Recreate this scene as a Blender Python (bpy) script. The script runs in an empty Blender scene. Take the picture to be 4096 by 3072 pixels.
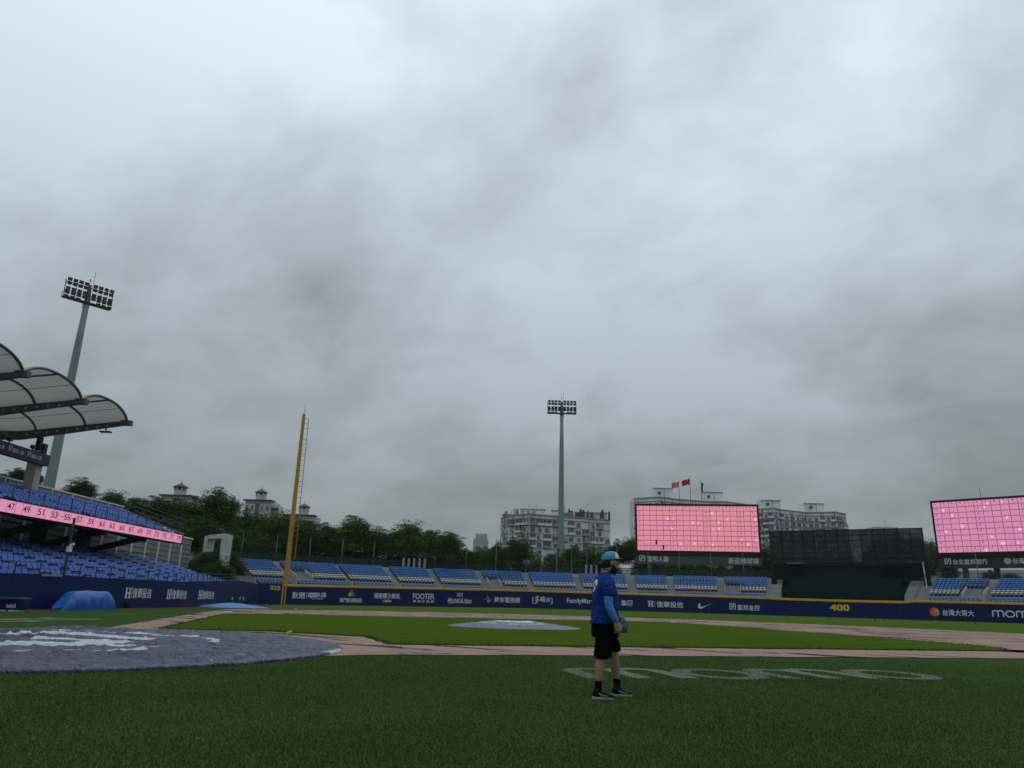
import bpy, bmesh, math, random
import numpy as np
from mathutils import Vector, Matrix

random.seed(7); RNG = np.random.default_rng(7)
scene = bpy.context.scene
COL = scene.collection

# ---------------------------------------------------------------- camera
CAM = np.array([16.5629, -9.8824, 1.1085]); YAW, PITCH, ROLL, FPX = 0.5409, 0.2876, 0.0271, 2927.37
_f = np.array([-math.sin(YAW)*math.cos(PITCH), math.cos(YAW)*math.cos(PITCH), math.sin(PITCH)])
_r = np.array([math.cos(YAW), math.sin(YAW), 0.0]); _u = np.cross(_r, _f)
CR = math.cos(ROLL)*_r + math.sin(ROLL)*_u; CU = -math.sin(ROLL)*_r + math.cos(ROLL)*_u; CF = _f
cam_data = bpy.data.cameras.new('camera'); cam = bpy.data.objects.new('camera', cam_data); COL.objects.link(cam)
cam.matrix_world = Matrix(((CR[0], CU[0], -CF[0], CAM[0]), (CR[1], CU[1], -CF[1], CAM[1]), (CR[2], CU[2], -CF[2], CAM[2]), (0, 0, 0, 1)))
cam_data.sensor_width = 36.0; cam_data.lens = FPX/4096*36; cam_data.clip_start = 0.1; cam_data.clip_end = 8000
scene.camera = cam

# ---------------------------------------------------------------- sky (overcast), sun, exposure
SUN_EL, SUN_AZ = math.radians(58), math.radians(-20)     # azimuth from +Y, negative to the left
world = bpy.data.worlds.new('World'); scene.world = world; world.use_nodes = True
nt = world.node_tree; nt.nodes.clear()
def wn(t, **k):
    n = nt.nodes.new(t)
    for a, b in k.items(): setattr(n, a, b)
    return n
L = nt.links.new
out = wn('ShaderNodeOutputWorld'); bg = wn('ShaderNodeBackground'); L(bg.outputs[0], out.inputs[0])
sky = wn('ShaderNodeTexSky'); sky.sky_type = 'NISHITA'; sky.sun_disc = False; sky.sun_elevation = SUN_EL; sky.sun_rotation = SUN_AZ
tc = wn('ShaderNodeTexCoord'); sep = wn('ShaderNodeSeparateXYZ'); L(tc.outputs['Generated'], sep.inputs[0])
def wmath(op, a, b=None, c=None, clamp=False):
    n = wn('ShaderNodeMath', operation=op); n.use_clamp = clamp
    for i, v in enumerate((a, b, c)):
        if v is None: continue
        if isinstance(v, (int, float)): n.inputs[i].default_value = v
        else: L(v, n.inputs[i])
    return n.outputs[0]
zc = wmath('MAXIMUM', sep.outputs[2], 0.0)
den = wmath('ADD', zc, 0.42)
cu = wmath('DIVIDE', sep.outputs[0], den); cv = wmath('DIVIDE', sep.outputs[1], den)
comb = wn('ShaderNodeCombineXYZ'); L(cu, comb.inputs[0]); L(cv, comb.inputs[1])
def wnoise(vec, scale, detail, rough, off=(0, 0, 0), dist=0.0, stretch=(1, 1, 1), rot=0.0):
    m = wn('ShaderNodeMapping'); m.inputs['Location'].default_value = off; m.inputs['Scale'].default_value = stretch; m.inputs['Rotation'].default_value = (0, 0, rot)
    L(vec, m.inputs[0]); n = wn('ShaderNodeTexNoise'); L(m.outputs[0], n.inputs['Vector'])
    n.inputs['Scale'].default_value = scale; n.inputs['Detail'].default_value = detail; n.inputs['Roughness'].default_value = rough; n.inputs['Distortion'].default_value = dist
    return n.outputs['Fac']
big = wnoise(comb.outputs[0], 1.25, 4, 0.45, (2.2, -6.6, 0), 0.35, (1, 1.25, 1), 0.9)
mid = wnoise(comb.outputs[0], 3.6, 7, 0.55, (-13.2, 2.2, 0), 0.28, (1, 1.3, 1), 0.7)
fine = wnoise(comb.outputs[0], 10.0, 7, 0.6, (1.2, 7.4, 0), 0.4)
# luminance of an overcast sky rises with the sine of the elevation; the cloud layer modulates it
lum = wmath('ADD', wmath('MULTIPLY_ADD', zc, 0.60, 0.232), wmath('MULTIPLY', wmath('MULTIPLY', zc, zc), 0.31))
b1 = wmath('MULTIPLY_ADD', big, 1.55, -0.73)
b2 = wmath('MULTIPLY_ADD', mid, 0.74, -0.37)
b3 = wmath('MULTIPLY_ADD', fine, 0.24, -0.12)
mod = wmath('ADD', wmath('ADD', b1, b2), b3)
mod = wmath('ADD', mod, 1.0)
mod = wmath('MINIMUM', wmath('MAXIMUM', mod, 0.55), 1.22)
val = wmath('MULTIPLY', lum, mod)
tone = wn('ShaderNodeValToRGB'); L(val, tone.inputs[0])
cr = tone.color_ramp; cr.interpolation = 'LINEAR'
cr.elements[0].position = 0.0; cr.elements[0].color = (0.0, 0.0, 0.0, 1)
cr.elements[1].position = 1.0; cr.elements[1].color = (0.90, 1.02, 1.10, 1)
for pos, c in ((0.2, (0.182, 0.206, 0.217)), (0.35, (0.314, 0.358, 0.382)), (0.55, (0.478, 0.558, 0.604)), (0.75, (0.660, 0.765, 0.820))):
    e = cr.elements.new(pos); e.color = (*c, 1)
mixs = wn('ShaderNodeMix', data_type='RGBA'); mixs.inputs[0].default_value = 0.94
skys = wn('ShaderNodeVectorMath', operation='SCALE'); L(sky.outputs[0], skys.inputs[0]); skys.inputs['Scale'].default_value = 0.05
L(skys.outputs[0], mixs.inputs[6]); L(tone.outputs[0], mixs.inputs[7]); L(mixs.outputs[2], bg.inputs[0]); bg.inputs[1].default_value = 1.0
sun_d = bpy.data.lights.new('sun', 'SUN'); sun_d.energy = 0.5; sun_d.angle = math.radians(35); sun_d.color = (1.0, 0.97, 0.93)
sun = bpy.data.objects.new('sun', sun_d); COL.objects.link(sun)
sdir = Vector((math.sin(SUN_AZ)*math.cos(SUN_EL), math.cos(SUN_AZ)*math.cos(SUN_EL), math.sin(SUN_EL)))
sun.rotation_euler = sdir.to_track_quat('Z', 'Y').to_euler(); sun.location = (0, 0, 60)
vs = scene.view_settings; vs.view_transform = 'Standard'; vs.look = 'None'; vs.gamma = 1.0; vs.exposure = 0.0; vs.use_curve_mapping = False
scene.cycles.use_denoising = True
scene.cycles.max_bounces = 6; scene.cycles.transparent_max_bounces = 12; scene.cycles.volume_bounces = 0

# ---------------------------------------------------------------- pixels to rays (photograph is 4096 x 3072)
AZ_K = [-180, -45, -36, -25, 0, 30, 180]; AZ_W = [1, 1, .7, .17, .3, .2, .2]
def gz(x, y):
    """fall of the playing field away from the infield"""
    r = math.hypot(x, y-18.4); az = math.degrees(math.atan2(x, y))
    return -.006*max(0.0, min(r, 110)-27)*float(np.interp(az, AZ_K, AZ_W))
def ray(x, y): return CF + CR*(x-2048)/FPX - CU*(y-1536)/FPX
def gnd(x, y):
    d = ray(x, y); z = 0.0
    for i in range(60):
        t = (z-CAM[2])/d[2] if d[2] < 0 else 400
        if t < 0 or t > 400: t = 400
        q = CAM+d*t; z = .5*z+.5*gz(q[0], q[1])
    return q
def at_w(x, y, w): return CAM + ray(x, y)*w
def at_z(x, y, z):
    d = ray(x, y); return CAM + d*(z-CAM[2])/d[2]
def at_dist(x, y, P):
    d = ray(x, y); h = math.hypot(P[0]-CAM[0], P[1]-CAM[1]); return CAM + d*h/math.hypot(d[0], d[1])
def on_plane(x, y, P, n):
    d = ray(x, y); P = np.asarray(P, float); n = np.asarray(n, float); return CAM + d*((P-CAM)@n)/(d@n)
def on_cyl(x, y, r, c=(0, 48.9)):
    d = ray(x, y); o = CAM[:2]-np.array(c); A = d[0]**2+d[1]**2; B = o@d[:2]; D = B*B-A*(o@o-r*r)
    return CAM + d*((-B+D**.5)/A)

# ---------------------------------------------------------------- materials
def srgb(r, g, b):
    f = lambda c: (c/255/12.92 if c/255 <= .04045 else ((c/255+.055)/1.055)**2.4)
    return (f(r), f(g), f(b))
MATS = {}
def mat(name, color, rough=0.6, var=0.12, scale=3.0, bump=0.0, bscale=40.0, metal=0.0, spec=0.25, dirt=0.0, dirt_col=(0.03, 0.03, 0.028), dscale=0.6, island=0.0, streak=False, stretch=(1, 1, 1)):
    m = bpy.data.materials.new(name); m.use_nodes = True; MATS[name] = m
    t = m.node_tree; N = t.nodes; K = t.links.new; b = N['Principled BSDF']
    b.inputs['Roughness'].default_value = rough; b.inputs['Metallic'].default_value = metal; b.inputs['Specular IOR Level'].default_value = spec
    co = N.new('ShaderNodeTexCoord'); mp = N.new('ShaderNodeMapping'); K(co.outputs['Object'], mp.inputs[0]); mp.inputs['Scale'].default_value = stretch
    src = None
    n1 = N.new('ShaderNodeTexNoise'); n1.inputs['Scale'].default_value = scale; n1.inputs['Detail'].default_value = 6; n1.inputs['Roughness'].default_value = .62; K(mp.outputs[0], n1.inputs['Vector'])
    mr = N.new('ShaderNodeMapRange'); mr.inputs[1].default_value = .25; mr.inputs[2].default_value = .75; mr.inputs[3].default_value = 1-var*1.6; mr.inputs[4].default_value = 1+var*1.6; K(n1.outputs['Fac'], mr.inputs[0])
    fac = mr.outputs[0]
    if island:
        g = N.new('ShaderNodeNewGeometry'); mi = N.new('ShaderNodeMapRange'); mi.inputs[3].default_value = 1-island; mi.inputs[4].default_value = 1+island; K(g.outputs['Random Per Island'], mi.inputs[0])
        mu = N.new('ShaderNodeMath'); mu.operation = 'MULTIPLY'; K(fac, mu.inputs[0]); K(mi.outputs[0], mu.inputs[1]); fac = mu.outputs[0]
    vm = N.new('ShaderNodeVectorMath'); vm.operation = 'SCALE'; vm.inputs[0].default_value = color; K(fac, vm.inputs['Scale']); src = vm.outputs[0]
    if dirt:
        n2 = N.new('ShaderNodeTexNoise'); n2.inputs['Scale'].default_value = dscale; n2.inputs['Detail'].default_value = 8; n2.inputs['Roughness'].default_value = .7
        mp2 = N.new('ShaderNodeMapping'); K(co.outputs['Object'], mp2.inputs[0]); mp2.inputs['Scale'].default_value = (1, 1, .16) if streak else (1, 1, 1); K(mp2.outputs[0], n2.inputs['Vector'])
        r2 = N.new('ShaderNodeMapRange'); r2.inputs[1].default_value = .46; r2.inputs[2].default_value = .72; r2.inputs[4].default_value = dirt; K(n2.outputs['Fac'], r2.inputs[0])
        mx = N.new('ShaderNodeMix'); mx.data_type = 'RGBA'; K(r2.outputs[0], mx.inputs[0]); K(src, mx.inputs[6]); mx.inputs[7].default_value = (*dirt_col, 1); src = mx.outputs[2]
    K(src, b.inputs['Base Color'])
    rr = N.new('ShaderNodeMapRange'); rr.inputs[3].default_value = max(.03, rough-.1); rr.inputs[4].default_value = min(1, rough+.1); K(n1.outputs['Fac'], rr.inputs[0]); K(rr.outputs[0], b.inputs['Roughness'])
    if bump:
        n3 = N.new('ShaderNodeTexNoise'); n3.inputs['Scale'].default_value = bscale; n3.inputs['Detail'].default_value = 4; K(mp.outputs[0], n3.inputs['Vector'])
        bp = N.new('ShaderNodeBump'); bp.inputs['Strength'].default_value = bump; bp.inputs['Distance'].default_value = .02; K(n3.outputs['Fac'], bp.inputs['Height']); K(bp.outputs[0], b.inputs['Normal'])
    return m
def emat(name, color, strength, var=.1, scale=8.0, lines=0.0):
    m = bpy.data.materials.new(name); m.use_nodes = True; t = m.node_tree; N = t.nodes; K = t.links.new; b = N['Principled BSDF']
    b.inputs['Base Color'].default_value = (.02, .02, .02, 1); b.inputs['Roughness'].default_value = .6
    co = N.new('ShaderNodeTexCoord'); n1 = N.new('ShaderNodeTexNoise'); n1.inputs['Scale'].default_value = scale; n1.inputs['Detail'].default_value = 5; K(co.outputs['Object'], n1.inputs['Vector'])
    mr = N.new('ShaderNodeMapRange'); mr.inputs[1].default_value = .3; mr.inputs[2].default_value = .7; mr.inputs[3].default_value = 1-var; mr.inputs[4].default_value = 1+var; K(n1.outputs['Fac'], mr.inputs[0]); fac = mr.outputs[0]
    n2 = N.new('ShaderNodeTexNoise'); n2.inputs['Scale'].default_value = .25; n2.inputs['Detail'].default_value = 2; K(co.outputs['Object'], n2.inputs['Vector'])
    m2 = N.new('ShaderNodeMapRange'); m2.inputs[1].default_value = .3; m2.inputs[2].default_value = .7; K(n2.outputs['Fac'], m2.inputs[0])
    mx = N.new('ShaderNodeMix'); mx.data_type = 'RGBA'; K(m2.outputs[0], mx.inputs[0]); mx.inputs[6].default_value = (*color, 1); mx.inputs[7].default_value = (color[0]*1.0, color[1]*.92, color[2]*1.12, 1)
    vm = N.new('ShaderNodeVectorMath'); vm.operation = 'SCALE'; K(mx.outputs[2], vm.inputs[0]); K(fac, vm.inputs['Scale'])
    K(vm.outputs[0], b.inputs['Emission Color']); b.inputs['Emission Strength'].default_value = strength
    return m

# ---------------------------------------------------------------- mesh builder
class MB:
    def __init__(s): s.v = []; s.f = []; s.m = []
    def add(s, verts, faces, mi=0):
        o = len(s.v); s.v += [tuple(map(float, p)) for p in verts]; s.f += [tuple(i+o for i in f) for f in faces]; s.m += [mi]*len(faces); return s
    def quad(s, a, b, c, d, mi=0): return s.add([a, b, c, d], [(0, 1, 2, 3)], mi)
    def box(s, c, size, ax=None, mi=0):
        """box at centre c with size along axes ax (three unit vectors)"""
        ax = np.eye(3) if ax is None else np.asarray(ax, float); c = np.asarray(c, float); h = np.asarray(size, float)/2
        vs = [c + ax[0]*h[0]*i + ax[1]*h[1]*j + ax[2]*h[2]*k for k in (-1, 1) for j in (-1, 1) for i in (-1, 1)]
        return s.add(vs, [(0, 2, 3, 1), (4, 5, 7, 6), (0, 1, 5, 4), (2, 6, 7, 3), (0, 4, 6, 2), (1, 3, 7, 5)], mi)
    def bar(s, a, b, w, h=None, up=(0, 0, 1), mi=0):
        """rectangular bar from a to b"""
        a = np.asarray(a, float); b = np.asarray(b, float); h = w if h is None else h; d = b-a; l = np.linalg.norm(d); d = d/l
        up = np.asarray(up, float)
        if abs(d@up) > .97: up = np.array([1., 0, 0])
        x = np.cross(d, up); x /= np.linalg.norm(x); y = np.cross(x, d)
        return s.box((a+b)/2, (l, w, h), (d, x, y), mi)
    def tube(s, pts, r, n=8, cap=True, mi=0):
        pts = [np.asarray(p, float) for p in pts]; rs = r if hasattr(r, '__len__') else [r]*len(pts); rings = []
        for i, p in enumerate(pts):
            d = pts[min(i+1, len(pts)-1)]-pts[max(i-1, 0)]; d = d/np.linalg.norm(d); up = np.array([0, 0, 1.]) if abs(d[2]) < .9 else np.array([1., 0, 0])
            x = np.cross(d, up); x /= np.linalg.norm(x); y = np.cross(x, d)
            rings.append([p + rs[i]*(math.cos(2*math.pi*k/n)*x + math.sin(2*math.pi*k/n)*y) for k in range(n)])
        return s.rings(rings, cap, mi)
    def rings(s, rings, cap=True, mi=0):
        n = len(rings[0]); vs = [p for r in rings for p in r]; fs = []
        for i in range(len(rings)-1):
            for k in range(n): fs.append((i*n+k, i*n+(k+1) % n, (i+1)*n+(k+1) % n, (i+1)*n+k))
        if cap: fs.append(tuple(range(n-1, -1, -1))); fs.append(tuple((len(rings)-1)*n+k for k in range(n)))
        return s.add(vs, fs, mi)
    def prism(s, poly, z0, z1, mi=0):
        n = len(poly); vs = [(p[0], p[1], z0) for p in poly]+[(p[0], p[1], z1) for p in poly]
        return s.add(vs, [tuple(range(n-1, -1, -1)), tuple(range(n, 2*n))]+[(i, (i+1) % n, n+(i+1) % n, n+i) for i in range(n)], mi)
    def build(s, name, mats, parent=None, base=None, smooth=False):
        """link as one mesh object; vertices are world coordinates"""
        me = bpy.data.meshes.new(name); v = np.array(s.v, float)
        if parent is not None: o = WLOC[parent.name]; off = o
        else:
            if base is None:
                lo, hi = v.min(0), v.max(0); base = ((lo[0]+hi[0])/2, (lo[1]+hi[1])/2, lo[2])
            off = np.asarray(base, float)
        me.from_pydata((v-off).tolist(), [], s.f)
        mats = mats if isinstance(mats, (list, tuple)) else [mats]
        for m in mats: me.materials.append(m)
        if len(mats) > 1: me.polygons.foreach_set('material_index', s.m)
        if smooth: me.polygons.foreach_set('use_smooth', [True]*len(me.polygons))
        me.update(); return link(name, me, parent, off)
WLOC = {}
def link(name, me, parent=None, off=(0, 0, 0)):
    ob = bpy.data.objects.new(name, me); COL.objects.link(ob)
    if parent is not None: ob.parent = parent; WLOC[ob.name] = WLOC[parent.name]
    else: ob.location = off; WLOC[ob.name] = np.asarray(off, float)
    return ob
def tag(ob, label, cat, group=None):
    ob['label'] = label; ob['category'] = cat
    if group: ob['group'] = group
    return ob
def thing(name, loc, label, cat, group=None):
    e = bpy.data.objects.new(name, None); COL.objects.link(e); e.location = loc; e.empty_display_size = .3; WLOC[e.name] = np.asarray(loc, float)
    return tag(e, label, cat, group)
def struct(ob): ob['kind'] = 'structure'; return ob
def stuff(ob): ob['kind'] = 'stuff'; return ob
def copy_tree(o, loc, parent=None, rotz=None, label=None, scale=None):
    c = o.copy(); COL.objects.link(c)
    if parent is not None: c.parent = parent
    else:
        c.location = loc
        if rotz is not None: c.rotation_euler = (0, 0, rotz)
        if scale is not None: c.scale = scale
        if label: c['label'] = label
    for ch in list(o.children): copy_tree(ch, None, c)
    return c
def soft(ob, w=.02, seg=2):
    m = ob.modifiers.new('bevel', 'BEVEL'); m.width = w; m.segments = seg; m.limit_method = 'ANGLE'; return ob

# ---------------------------------------------------------------- lettering
_tc = {}
def text_geo(s, bold=0.0, shear=0.0, space=1.0):
    """unit lettering as flat vertices and faces, bounding box scaled to 1 x 1"""
    key = (s, bold, shear, space)
    if key not in _tc:
        c = bpy.data.curves.new('lettering', 'FONT'); c.body = s; c.offset = bold; c.shear = shear; c.space_character = space; c.resolution_u = 3
        o = bpy.data.objects.new('lettering', c); COL.objects.link(o); dg = bpy.context.evaluated_depsgraph_get(); me = bpy.data.meshes.new_from_object(o.evaluated_get(dg))
        v = np.array([p.co[:] for p in me.vertices]) if len(me.vertices) else np.zeros((1, 3)); f = [tuple(p.vertices) for p in me.polygons]
        bpy.data.objects.remove(o); bpy.data.meshes.remove(me); bpy.data.curves.remove(c)
        lo, hi = v.min(0), v.max(0); asp = (hi[0]-lo[0])/max(1e-6, hi[1]-lo[1]); v = (v-lo)/np.maximum(hi-lo, 1e-6); _tc[key] = (v[:, :2], f, asp)
    return _tc[key]
def put_text(mb, s, fn, u0, u1, v0, v1, bold=.02, shear=0.0, space=1.0, mi=0):
    if not s.isdigit(): bold = min(bold, .010)
    v, f, _ = text_geo(s, bold, shear, space)
    mb.add([fn(u0+(u1-u0)*a, v0+(v1-v0)*b) for a, b in v], f, mi)
def put_poly(mb, pts, fn, u0, u1, v0, v1, mi=0, faces=None):
    mb.add([fn(u0+(u1-u0)*a, v0+(v1-v0)*b) for a, b in pts], faces or [tuple(range(len(pts)))], mi)
def stroke(mb, pts, w, fn, u0, u1, v0, v1, asp=1.0, mi=0, closed=False):
    """flat ribbon of width w (in v units) along pts"""
    P = [np.array((p[0]*asp, p[1]), float) for p in pts]; n = len(P); Ls, Rs = [], []
    for i in range(n):
        a = P[(i-1) % n] if (closed or i > 0) else P[i]; b = P[(i+1) % n] if (closed or i < n-1) else P[i]
        d = b-a; d = d/np.linalg.norm(d); q = np.array((-d[1], d[0]))*w/2; Ls.append(P[i]+q); Rs.append(P[i]-q)
    vs = [(p[0]/asp, p[1]) for p in Ls+Rs]; m = n if closed else n-1
    put_poly(mb, vs, fn, u0, u1, v0, v1, mi, [(i, (i+1) % n, n+(i+1) % n, n+i) for i in range(m)])
def momo_strokes():
    """four rounded letters m o m o in a box 6.7 wide, 1.75 high: list of (points, closed)"""
    def arch(x0, x1, h, w=.34):
        r = (x1-x0)/2; return [(x0, 0)]+[(x0+r-r*math.cos(t), h-r*.95+r*.95*math.sin(t)) for t in np.linspace(0, math.pi, 9)]+[(x1, 0)]
    S = []; x = .17
    for k in range(2):
        S.append((arch(x, x+.82, 1.58), False)); S.append((arch(x+.82, x+1.64, 1.58), False))
        cx = x+1.64+.32+.68; S.append(([(cx+.64*math.cos(t), .79+.75*math.sin(t)) for t in np.linspace(0, 2*math.pi, 28)[:-1]], True)); x = cx+.64+.36
    return S

# ================================================================= materials of the setting
def ground_mat(name, c1, c2, scale, fine=60.0, rough=.85, bump=.5, band=None, speck=.25):
    m = bpy.data.materials.new(name); m.use_nodes = True; t = m.node_tree; N = t.nodes; K = t.links.new; b = N['Principled BSDF']
    co = N.new('ShaderNodeTexCoord')
    a = N.new('ShaderNodeTexNoise'); a.inputs['Scale'].default_value = scale; a.inputs['Detail'].default_value = 6; K(co.outputs['Object'], a.inputs['Vector'])
    r = N.new('ShaderNodeMapRange'); r.inputs[1].default_value = .3; r.inputs[2].default_value = .7; K(a.outputs['Fac'], r.inputs[0])
    mx = N.new('ShaderNodeMix'); mx.data_type = 'RGBA'; mx.inputs[6].default_value = (*c1, 1); mx.inputs[7].default_value = (*c2, 1); K(r.outputs[0], mx.inputs[0])
    f = N.new('ShaderNodeTexNoise'); f.inputs['Scale'].default_value = fine; f.inputs['Detail'].default_value = 5; f.inputs['Roughness'].default_value = .7; K(co.outputs['Object'], f.inputs['Vector'])
    fr = N.new('ShaderNodeMapRange'); fr.inputs[1].default_value = .3; fr.inputs[2].default_value = .7; fr.inputs[3].default_value = 1-speck; fr.inputs[4].default_value = 1+speck; K(f.outputs['Fac'], fr.inputs[0])
    fac = fr.outputs[0]
    if band:
        mp = N.new('ShaderNodeMapping'); mp.inputs['Rotation'].default_value = (0, 0, band[1]); K(co.outputs['Object'], mp.inputs[0])
        w = N.new('ShaderNodeTexWave'); w.inputs['Scale'].default_value = band[0]; w.inputs['Distortion'].default_value = 1.2; w.inputs['Detail'].default_value = 2; K(mp.outputs[0], w.inputs['Vector'])
        wr = N.new('ShaderNodeMapRange'); wr.inputs[3].default_value = 1-band[2]; wr.inputs[4].default_value = 1+band[2]; K(w.outputs['Fac'], wr.inputs[0])
        mu = N.new('ShaderNodeMath'); mu.operation = 'MULTIPLY'; K(fac, mu.inputs[0]); K(wr.outputs[0], mu.inputs[1]); fac = mu.outputs[0]
    vm = N.new('ShaderNodeVectorMath'); vm.operation = 'SCALE'; K(mx.outputs[2], vm.inputs[0]); K(fac, vm.inputs['Scale']); K(vm.outputs[0], b.inputs['Base Color'])
    b.inputs['Roughness'].default_value = rough; b.inputs['Specular IOR Level'].default_value = 0.0
    bp = N.new('ShaderNodeBump'); bp.inputs['Strength'].default_value = bump; bp.inputs['Distance'].default_value = .03; K(f.outputs['Fac'], bp.inputs['Height']); K(bp.outputs[0], b.inputs['Normal'])
    return m
def clay_mat():
    m = bpy.data.materials.new('wet_clay'); m.use_nodes = True; t = m.node_tree; N = t.nodes; K = t.links.new; b = N['Principled BSDF']
    co = N.new('ShaderNodeTexCoord')
    mp = N.new('ShaderNodeMapping'); mp.inputs['Rotation'].default_value = (0, 0, math.radians(-38)); mp.inputs['Scale'].default_value = (.30, .95, 1); K(co.outputs['Object'], mp.inputs[0])
    p = N.new('ShaderNodeTexNoise'); p.inputs['Scale'].default_value = 1.0; p.inputs['Detail'].default_value = 5; p.inputs['Roughness'].default_value = .55; p.inputs['Distortion'].default_value = .6; K(mp.outputs[0], p.inputs['Vector'])
    pr = N.new('ShaderNodeMapRange'); pr.inputs[1].default_value = .525; pr.inputs[2].default_value = .585; K(p.outputs['Fac'], pr.inputs[0])           # puddles
    dr = N.new('ShaderNodeMapRange'); dr.inputs[1].default_value = .42; dr.inputs[2].default_value = .60; K(p.outputs['Fac'], dr.inputs[0])           # damp margin
    f = N.new('ShaderNodeTexNoise'); f.inputs['Scale'].default_value = 22; f.inputs['Detail'].default_value = 6; f.inputs['Roughness'].default_value = .7; K(co.outputs['Object'], f.inputs['Vector'])
    fr = N.new('ShaderNodeMapRange'); fr.inputs[1].default_value = .3; fr.inputs[2].default_value = .7; fr.inputs[3].default_value = .82; fr.inputs[4].default_value = 1.18; K(f.outputs['Fac'], fr.inputs[0])
    mx = N.new('ShaderNodeMix'); mx.data_type = 'RGBA'; mx.inputs[6].default_value = (.270, .168, .126, 1); mx.inputs[7].default_value = (.160, .095, .072, 1); K(dr.outputs[0], mx.inputs[0])
    m2 = N.new('ShaderNodeMix'); m2.data_type = 'RGBA'; K(pr.outputs[0], m2.inputs[0]); K(mx.outputs[2], m2.inputs[6]); m2.inputs[7].default_value = (.055, .038, .030, 1)
    vm = N.new('ShaderNodeVectorMath'); vm.operation = 'SCALE'; K(m2.outputs[2], vm.inputs[0]); K(fr.outputs[0], vm.inputs['Scale']); K(vm.outputs[0], b.inputs['Base Color'])
    sl = N.new('ShaderNodeMapRange'); sl.inputs[3].default_value = .12; sl.inputs[4].default_value = .5; K(pr.outputs[0], sl.inputs[0]); K(sl.outputs[0], b.inputs['Specular IOR Level'])
    rr = N.new('ShaderNodeMapRange'); rr.inputs[3].default_value = .62; rr.inputs[4].default_value = .09; K(pr.outputs[0], rr.inputs[0]); K(rr.outputs[0], b.inputs['Roughness'])
    iv = N.new('ShaderNodeMapRange'); iv.inputs[3].default_value = .35; iv.inputs[4].default_value = 0.02; K(pr.outputs[0], iv.inputs[0])
    bp = N.new('ShaderNodeBump'); bp.inputs['Distance'].default_value = .02; K(iv.outputs[0], bp.inputs['Strength']); K(f.outputs['Fac'], bp.inputs['Height']); K(bp.outputs[0], b.inputs['Normal'])
    return m
M_TURF = ground_mat('artificial_turf', (.034, .068, .019), (.043, .082, .024), .35, 90, .9, .6, None, .35)
M_GRASS = ground_mat('field_grass', (.046, .079, .0085), (.057, .092, .012), .22, 45, .85, .6, (.16, .4, .07), .3)
M_OUT = ground_mat('outfield_grass', (.050, .090, .013), (.062, .104, .018), .12, 30, .85, .5, (.07, 1.2, .06), .28)
M_DIRT = ground_mat('far_ground', (.026, .034, .020), (.042, .046, .034), .05, 8, .9, .3)
M_TRACK = ground_mat('red_track', (.170, .050, .036), (.125, .040, .030), 1.2, 40, .7, .3)
M_CLAY = clay_mat()
M_PAINT = mat('turf_paint', (.10, .13, .095), .8, .25, 14, .4, 90)

def star_sheet(name, centre, boundary, dz, m, rings=(0.0, .2, .4, .6, .8, 1.0), skirt=0.0):
    c = np.asarray(centre, float); b = [np.asarray(p, float) for p in boundary]; n = len(b); vs = []; fs = []
    for q in rings[1:]:
        for p in b:
            xy = c+(p-c)*q; vs.append((xy[0], xy[1], gz(*xy)+dz))
    vs.append((c[0], c[1], gz(*c)+dz)); o = len(vs)-1
    for i in range(n): fs.append((o, i, (i+1) % n))
    for k in range(len(rings)-2):
        for i in range(n): fs.append((k*n+i, (k+1)*n+i, (k+1)*n+(i+1) % n, k*n+(i+1) % n))
    if skirt:
        k = len(rings)-2; o = len(vs)
        vs += [(v[0], v[1], v[2]-skirt) for v in vs[k*n:(k+1)*n]]
        for i in range(n): fs.append((k*n+i, o+i, o+(i+1) % n, k*n+(i+1) % n))
    mb = MB(); mb.add(vs, fs); return struct(mb.build(name, m, base=(0, 0, 0)))
def dens(pts, step):
    o = []
    for a, b in zip(pts, pts[1:]):
        a = np.asarray(a, float); b = np.asarray(b, float); k = max(1, int(np.linalg.norm(b-a)/step)); o += [a+(b-a)*i/k for i in range(k)]
    return o+[np.asarray(pts[-1], float)]

# ground to the horizon
vs = []; fs = []; NA = 72; RR = [0, 20, 40, 70, 100, 130, 180, 260, 400, 700, 1300, 2500, 5000]
for r in RR[1:]:
    for k in range(NA):
        a = 2*math.pi*k/NA; x, y = r*math.sin(a), 18.4+r*math.cos(a); vs.append((x, y, gz(x, y)-.06))
vs.append((0, 18.4, -.06)); o = len(vs)-1
for k in range(NA): fs.append((o, (k+1) % NA, k))
for i in range(len(RR)-2):
    for k in range(NA): fs.append((i*NA+k, i*NA+(k+1) % NA, (i+1)*NA+(k+1) % NA, (i+1)*NA+k))
mb = MB(); mb.add(vs, fs); struct(mb.build('ground', M_DIRT, base=(0, 0, 0)))

# outfield wall line (arc) and the side wall line of the third-base stand
ARC_C, ARC_R = np.array([0, 48.9]), 73.1
def arc_pt(a, r=ARC_R): return np.array([ARC_C[0]+r*math.sin(a), ARC_C[1]+r*math.cos(a)])
POLE = np.array([-70.05, 70.05])
A_POLE = math.atan2(POLE[0], POLE[1]-48.9)
A_END = math.radians(75)
side_px = [(100, 2439), (200, 2438.5), (400, 2435), (600, 2432), (717, 2430), (807, 2428)]
SIDE = [np.array([-15.2, -6.2]), np.array([-20.2, 2.6])]+[gnd(x, y)[:2] for x, y in side_px]
_d = ray(948, 2423); SIDE.append((CAM+_d*92/math.hypot(_d[0], _d[1]))[:2])
_d = ray(1030, 2420); SIDE.append((CAM+_d*113.5/math.hypot(_d[0], _d[1]))[:2])
CORNER = SIDE[-1]

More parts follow.
